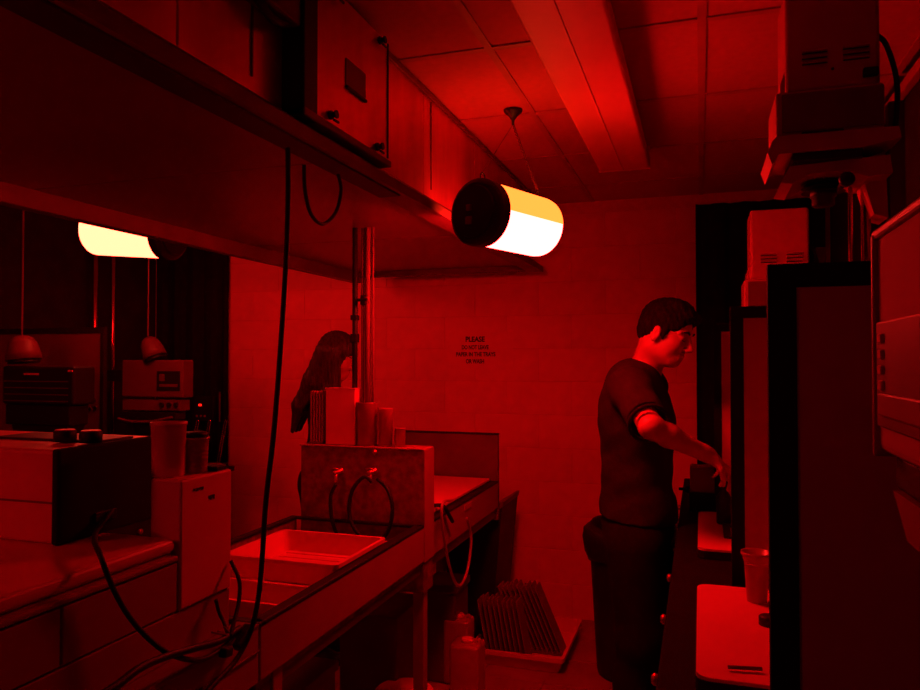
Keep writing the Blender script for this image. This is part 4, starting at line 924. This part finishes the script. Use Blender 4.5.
    for ank in fe:
        F = Field(ank-V(.25, .25, .1), ank+V(.25, .25, .1), .006); p = V(ank[0], ank[1], 0)
        F.rc(p+V(0, 0, .05)-Fw*.035, p+V(0, 0, .042)+Fw*.06, .044, .042, .03); F.rc(p+V(0, 0, .038)+Fw*.06, p+V(0, 0, .034)+Fw*.15, .045, .036, .03); F.cut((0, 0, .0045), (0, 0, -1)); obj('shoe', F.mesh('shoe'), M['rubber'], t)
    # hair: cap over skull with fringe
    F = Field(hc-V(.17, .17, .17), hc+V(.17, .17, .2), .0035); F.g = 1.08; E = lambda p, r, k=.02, op='u': F.el(tf(*p), r, Rh, k, op)
    E((-.014, 0, .042), (.102, .082, .090)); E((-.056, 0, -.005), (.054, .064, .056)); E((.045, 0, .090), (.052, .058, .026), .02); E((.074, .012, .082), (.022, .042, .020), .015); E((.02, -.02, .118), (.045, .04, .018), .02)
    E((.094, 0, -.006), (.054, .075, .074), .006, 's'); E((.062, -.085, -.01), (.036, .034, .052), .006, 's'); E((.062, .085, -.01), (.036, .034, .052), .006, 's')
    for s_ in (-1, 1): E((-.006, .088*s_, -.010), (.022, .022, .034), .005, 's'); E((.020, .072*s_, .006), (.009, .008, .028), .008)
    E((-.02, 0, -.095), (.12, .12, .05), .012, 's')
    cxx = hc
    F.wrinkle(lambda X, Y, Z: .0010*np.sin(260*(X-cxx[0])+90*(Z-cxx[2])+3*np.sin(70*(Y-cxx[1])))+.0010*np.sin(300*(Y-cxx[1])-90*(Z-cxx[2])))
    obj('hair', F.mesh('hair'), M['hair'], t)
    for s_ in (-1, 1):
        b = B(); tube(b, [Vector(tf(.0915, .016*s_, .027)), Vector(tf(.0895, .030*s_, .033)), Vector(tf(.080, .046*s_, .029))], [.0032, .0044, .0022], 8); obj('eyebrow', b, M['hair'], t, True)
        b = B(); tube(b, [Vector(tf(.0850, .020*s_, .001)), Vector(tf(.0868, .032*s_, -.003)), Vector(tf(.0815, .044*s_, .001))], [.0012, .0017, .0010], 6); obj('eyelash', b, M['hair'], t, True)
    b = B(); tube(b, [Vector(tf(.086, -.018, -.0635)), Vector(tf(.0925, 0, -.0615)), Vector(tf(.086, .018, -.0635))], [.001, .0022, .001], 6); obj('mouth_line', b, M['lips'], t, True)
man()
def woman():
    hc = np.array(atD(338, 357, 3.78)); BX = V(hc[0]-.035, hc[1]+.02, 0)
    fd = RC*math.cos(.12)-FC*math.sin(.12); R = frame(fd); L = R[:, 1]; Fw = R[:, 0]; Rh = frame(RC*math.cos(.28)-FC*math.sin(.28), math.radians(22))
    T = lambda f, l, z: BX+Fw*f+L*l+V(0, 0, z)
    t = thing('person', 'person with long hair and dark top bending over the far sink by the left post', 'person', (BX[0], BX[1], .004))
    z0 = hc[2]
    lo = BX+V(-.35, -.42, 0); hi = BX+V(.50, .42, z0+.2); F = Field(lo, hi, .0055)
    shz = z0-.235; shR = T(.0, -.15, shz); shL = T(.0, .15, shz)
    def torso(F, g=0, k=.05):
        F.el(T(-.02, 0, shz-.08), (.095+g, .125+g, .15+g), R, k); F.el(T(-.045, 0, shz-.28), (.085+g, .11+g, .15+g), R, k); F.el(T(-.06, 0, shz-.45), (.105+g, .14+g, .12+g), R, k)
        for sh, s_ in ((shR, -1), (shL, 1)): F.rc(T(0, .03*s_, shz-.0), sh, .05+g, .042+g, k)
    torso(F); tf = head_field(F, hc, Rh, .95); F.rc(T(.0, 0, shz), tf(-.03, 0, -.05), .05, .045, .03)
    arms = []
    for sh, s_ in ((shR, -1), (shL, 1)):
        el = sh+Fw*.06+L*.04*s_+V(0, 0, -.27); wr = T(.33, .10*s_, shz-.30); arms.append((sh, el, wr))
        F.rc(sh, el, .040, .033, .03); F.rc(el, el+(wr-el)*.3, .033, .034, .02); F.rc(el+(wr-el)*.3, wr, .034, .022, .02)
        hand_field(F, wr, Fw+V(0,0,-.2), V(0, 0, -1), L*-s_, (.3, .35, .4, .45), thumb=(.4, .4), sc=.9)
    for s_ in (-1, 1):
        hip = T(-.06, .08*s_, .86); kne = T(-.03, .085*s_, .47); ank = T(-.06, .09*s_, .08); F.rc(hip, kne, .08, .054, .04); F.rc(kne, ank, .054, .034, .03); F.rc(ank-V(0,0,.035), ank+Fw*.11-V(0,0,.048), .03, .024, .03)
    obj('body', F.mesh('body'), M['skin'], t)
    F = Field(lo, hi, .008); torso(F, .014)
    for sh, el, wr in arms: F.rc(sh, el, .054, .048, .03); F.rc(el, el+(wr-el)*.85, .047, .034, .02)
    F.cut(T(0, 0, shz+.05), (0, 0, 1)); F.cut(T(0, 0, .93), (0, 0, -1)); obj('top', F.mesh('top'), M['shirt_dark'], t)
    F = Field(lo, hi, .008); F.el(T(-.06, 0, .92), (.115, .15, .11), R)
    for s_ in (-1, 1): F.rc(T(-.06, .08*s_, .88), T(-.03, .085*s_, .47), .092, .066, .04); F.rc(T(-.03, .085*s_, .47), T(-.06, .09*s_, .1), .066, .055, .04)
    F.cut((0, 0, .05), (0, 0, -1)); F.cut((0, 0, .96), (0, 0, 1)); obj('trousers', F.mesh('trousers'), M['trouser'], t)
    for s_ in (-1, 1):
        p = T(-.06, .09*s_, 0); F = Field(p-V(.22, .22, .01), p+V(.22, .22, .12), .006); F.rc(p+V(0, 0, .045)-Fw*.03, p+V(0, 0, .04)+Fw*.05, .04, .038, .03); F.rc(p+V(0, 0, .035)+Fw*.05, p+V(0, 0, .03)+Fw*.13, .038, .03, .03); F.cut((0, 0, .0045), (0, 0, -1)); obj('shoe', F.mesh('shoe'), M['rubber'], t)
    # long hair: skull cap, side curtain and a long fall down the back
    F = Field(hc-V(.38, .30, .55), hc+V(.22, .25, .16), .005); E = lambda p, r, k=.02, op='u': F.el(tf(*p), r, Rh, k, op)
    A = lambda px, py, D: np.array(atD(px, py, D))
    E((-.018, 0, .042), (.104, .088, .092)); E((-.05, 0, -.03), (.070, .084, .10), .03)
    for l_ in (-.075, .0, .075):
        o = L*l_
        F.rc(A(329, 352, 3.78)+o, A(317, 380, 3.80)+o, .050, .046, .03); F.rc(A(317, 380, 3.80)+o, A(304, 404, 3.82)+o*.9, .045, .036, .03); F.rc(A(304, 404, 3.82)+o*.9, A(296, 430, 3.84)+o*.7, .033, .012, .03)
    F.rc(A(331, 352, 3.72), A(326, 395, 3.74), .042, .046, .03); F.rc(A(336, 350, 3.71), A(335, 388, 3.70), .026, .028, .03)
    F.rc(A(330, 395, 3.72), A(322, 420, 3.72), .05, .02, .03)
    E((.100, -.005, -.025), (.050, .070, .066), .006, 's')
    c0 = hc
    F.wrinkle(lambda X, Y, Z: .0012*np.sin(330*(X-c0[0])*.9+195*(Y-c0[1])+28*(Z-c0[2])))
    obj('hair', F.mesh('hair'), M['hair2'], t)
    for s_ in (-1, 1): b = B(); tube(b, [Vector(tf(.087, .018*s_, .027)), Vector(tf(.083, .040*s_, .030))], .003, 6); obj('eyebrow', b, M['hair2'], t, True)
woman()
# ------------------------------------------------------------------ further safelight of the same row, behind the camera
safelight((-2.62, -.45, 2.06), (.9, .3, 0), .37, .112, 'drum safelight hanging behind the camera over the left aisle', M['glow_rear'], M['glow_rear'], hook=(-2.45, -.40, ZC))
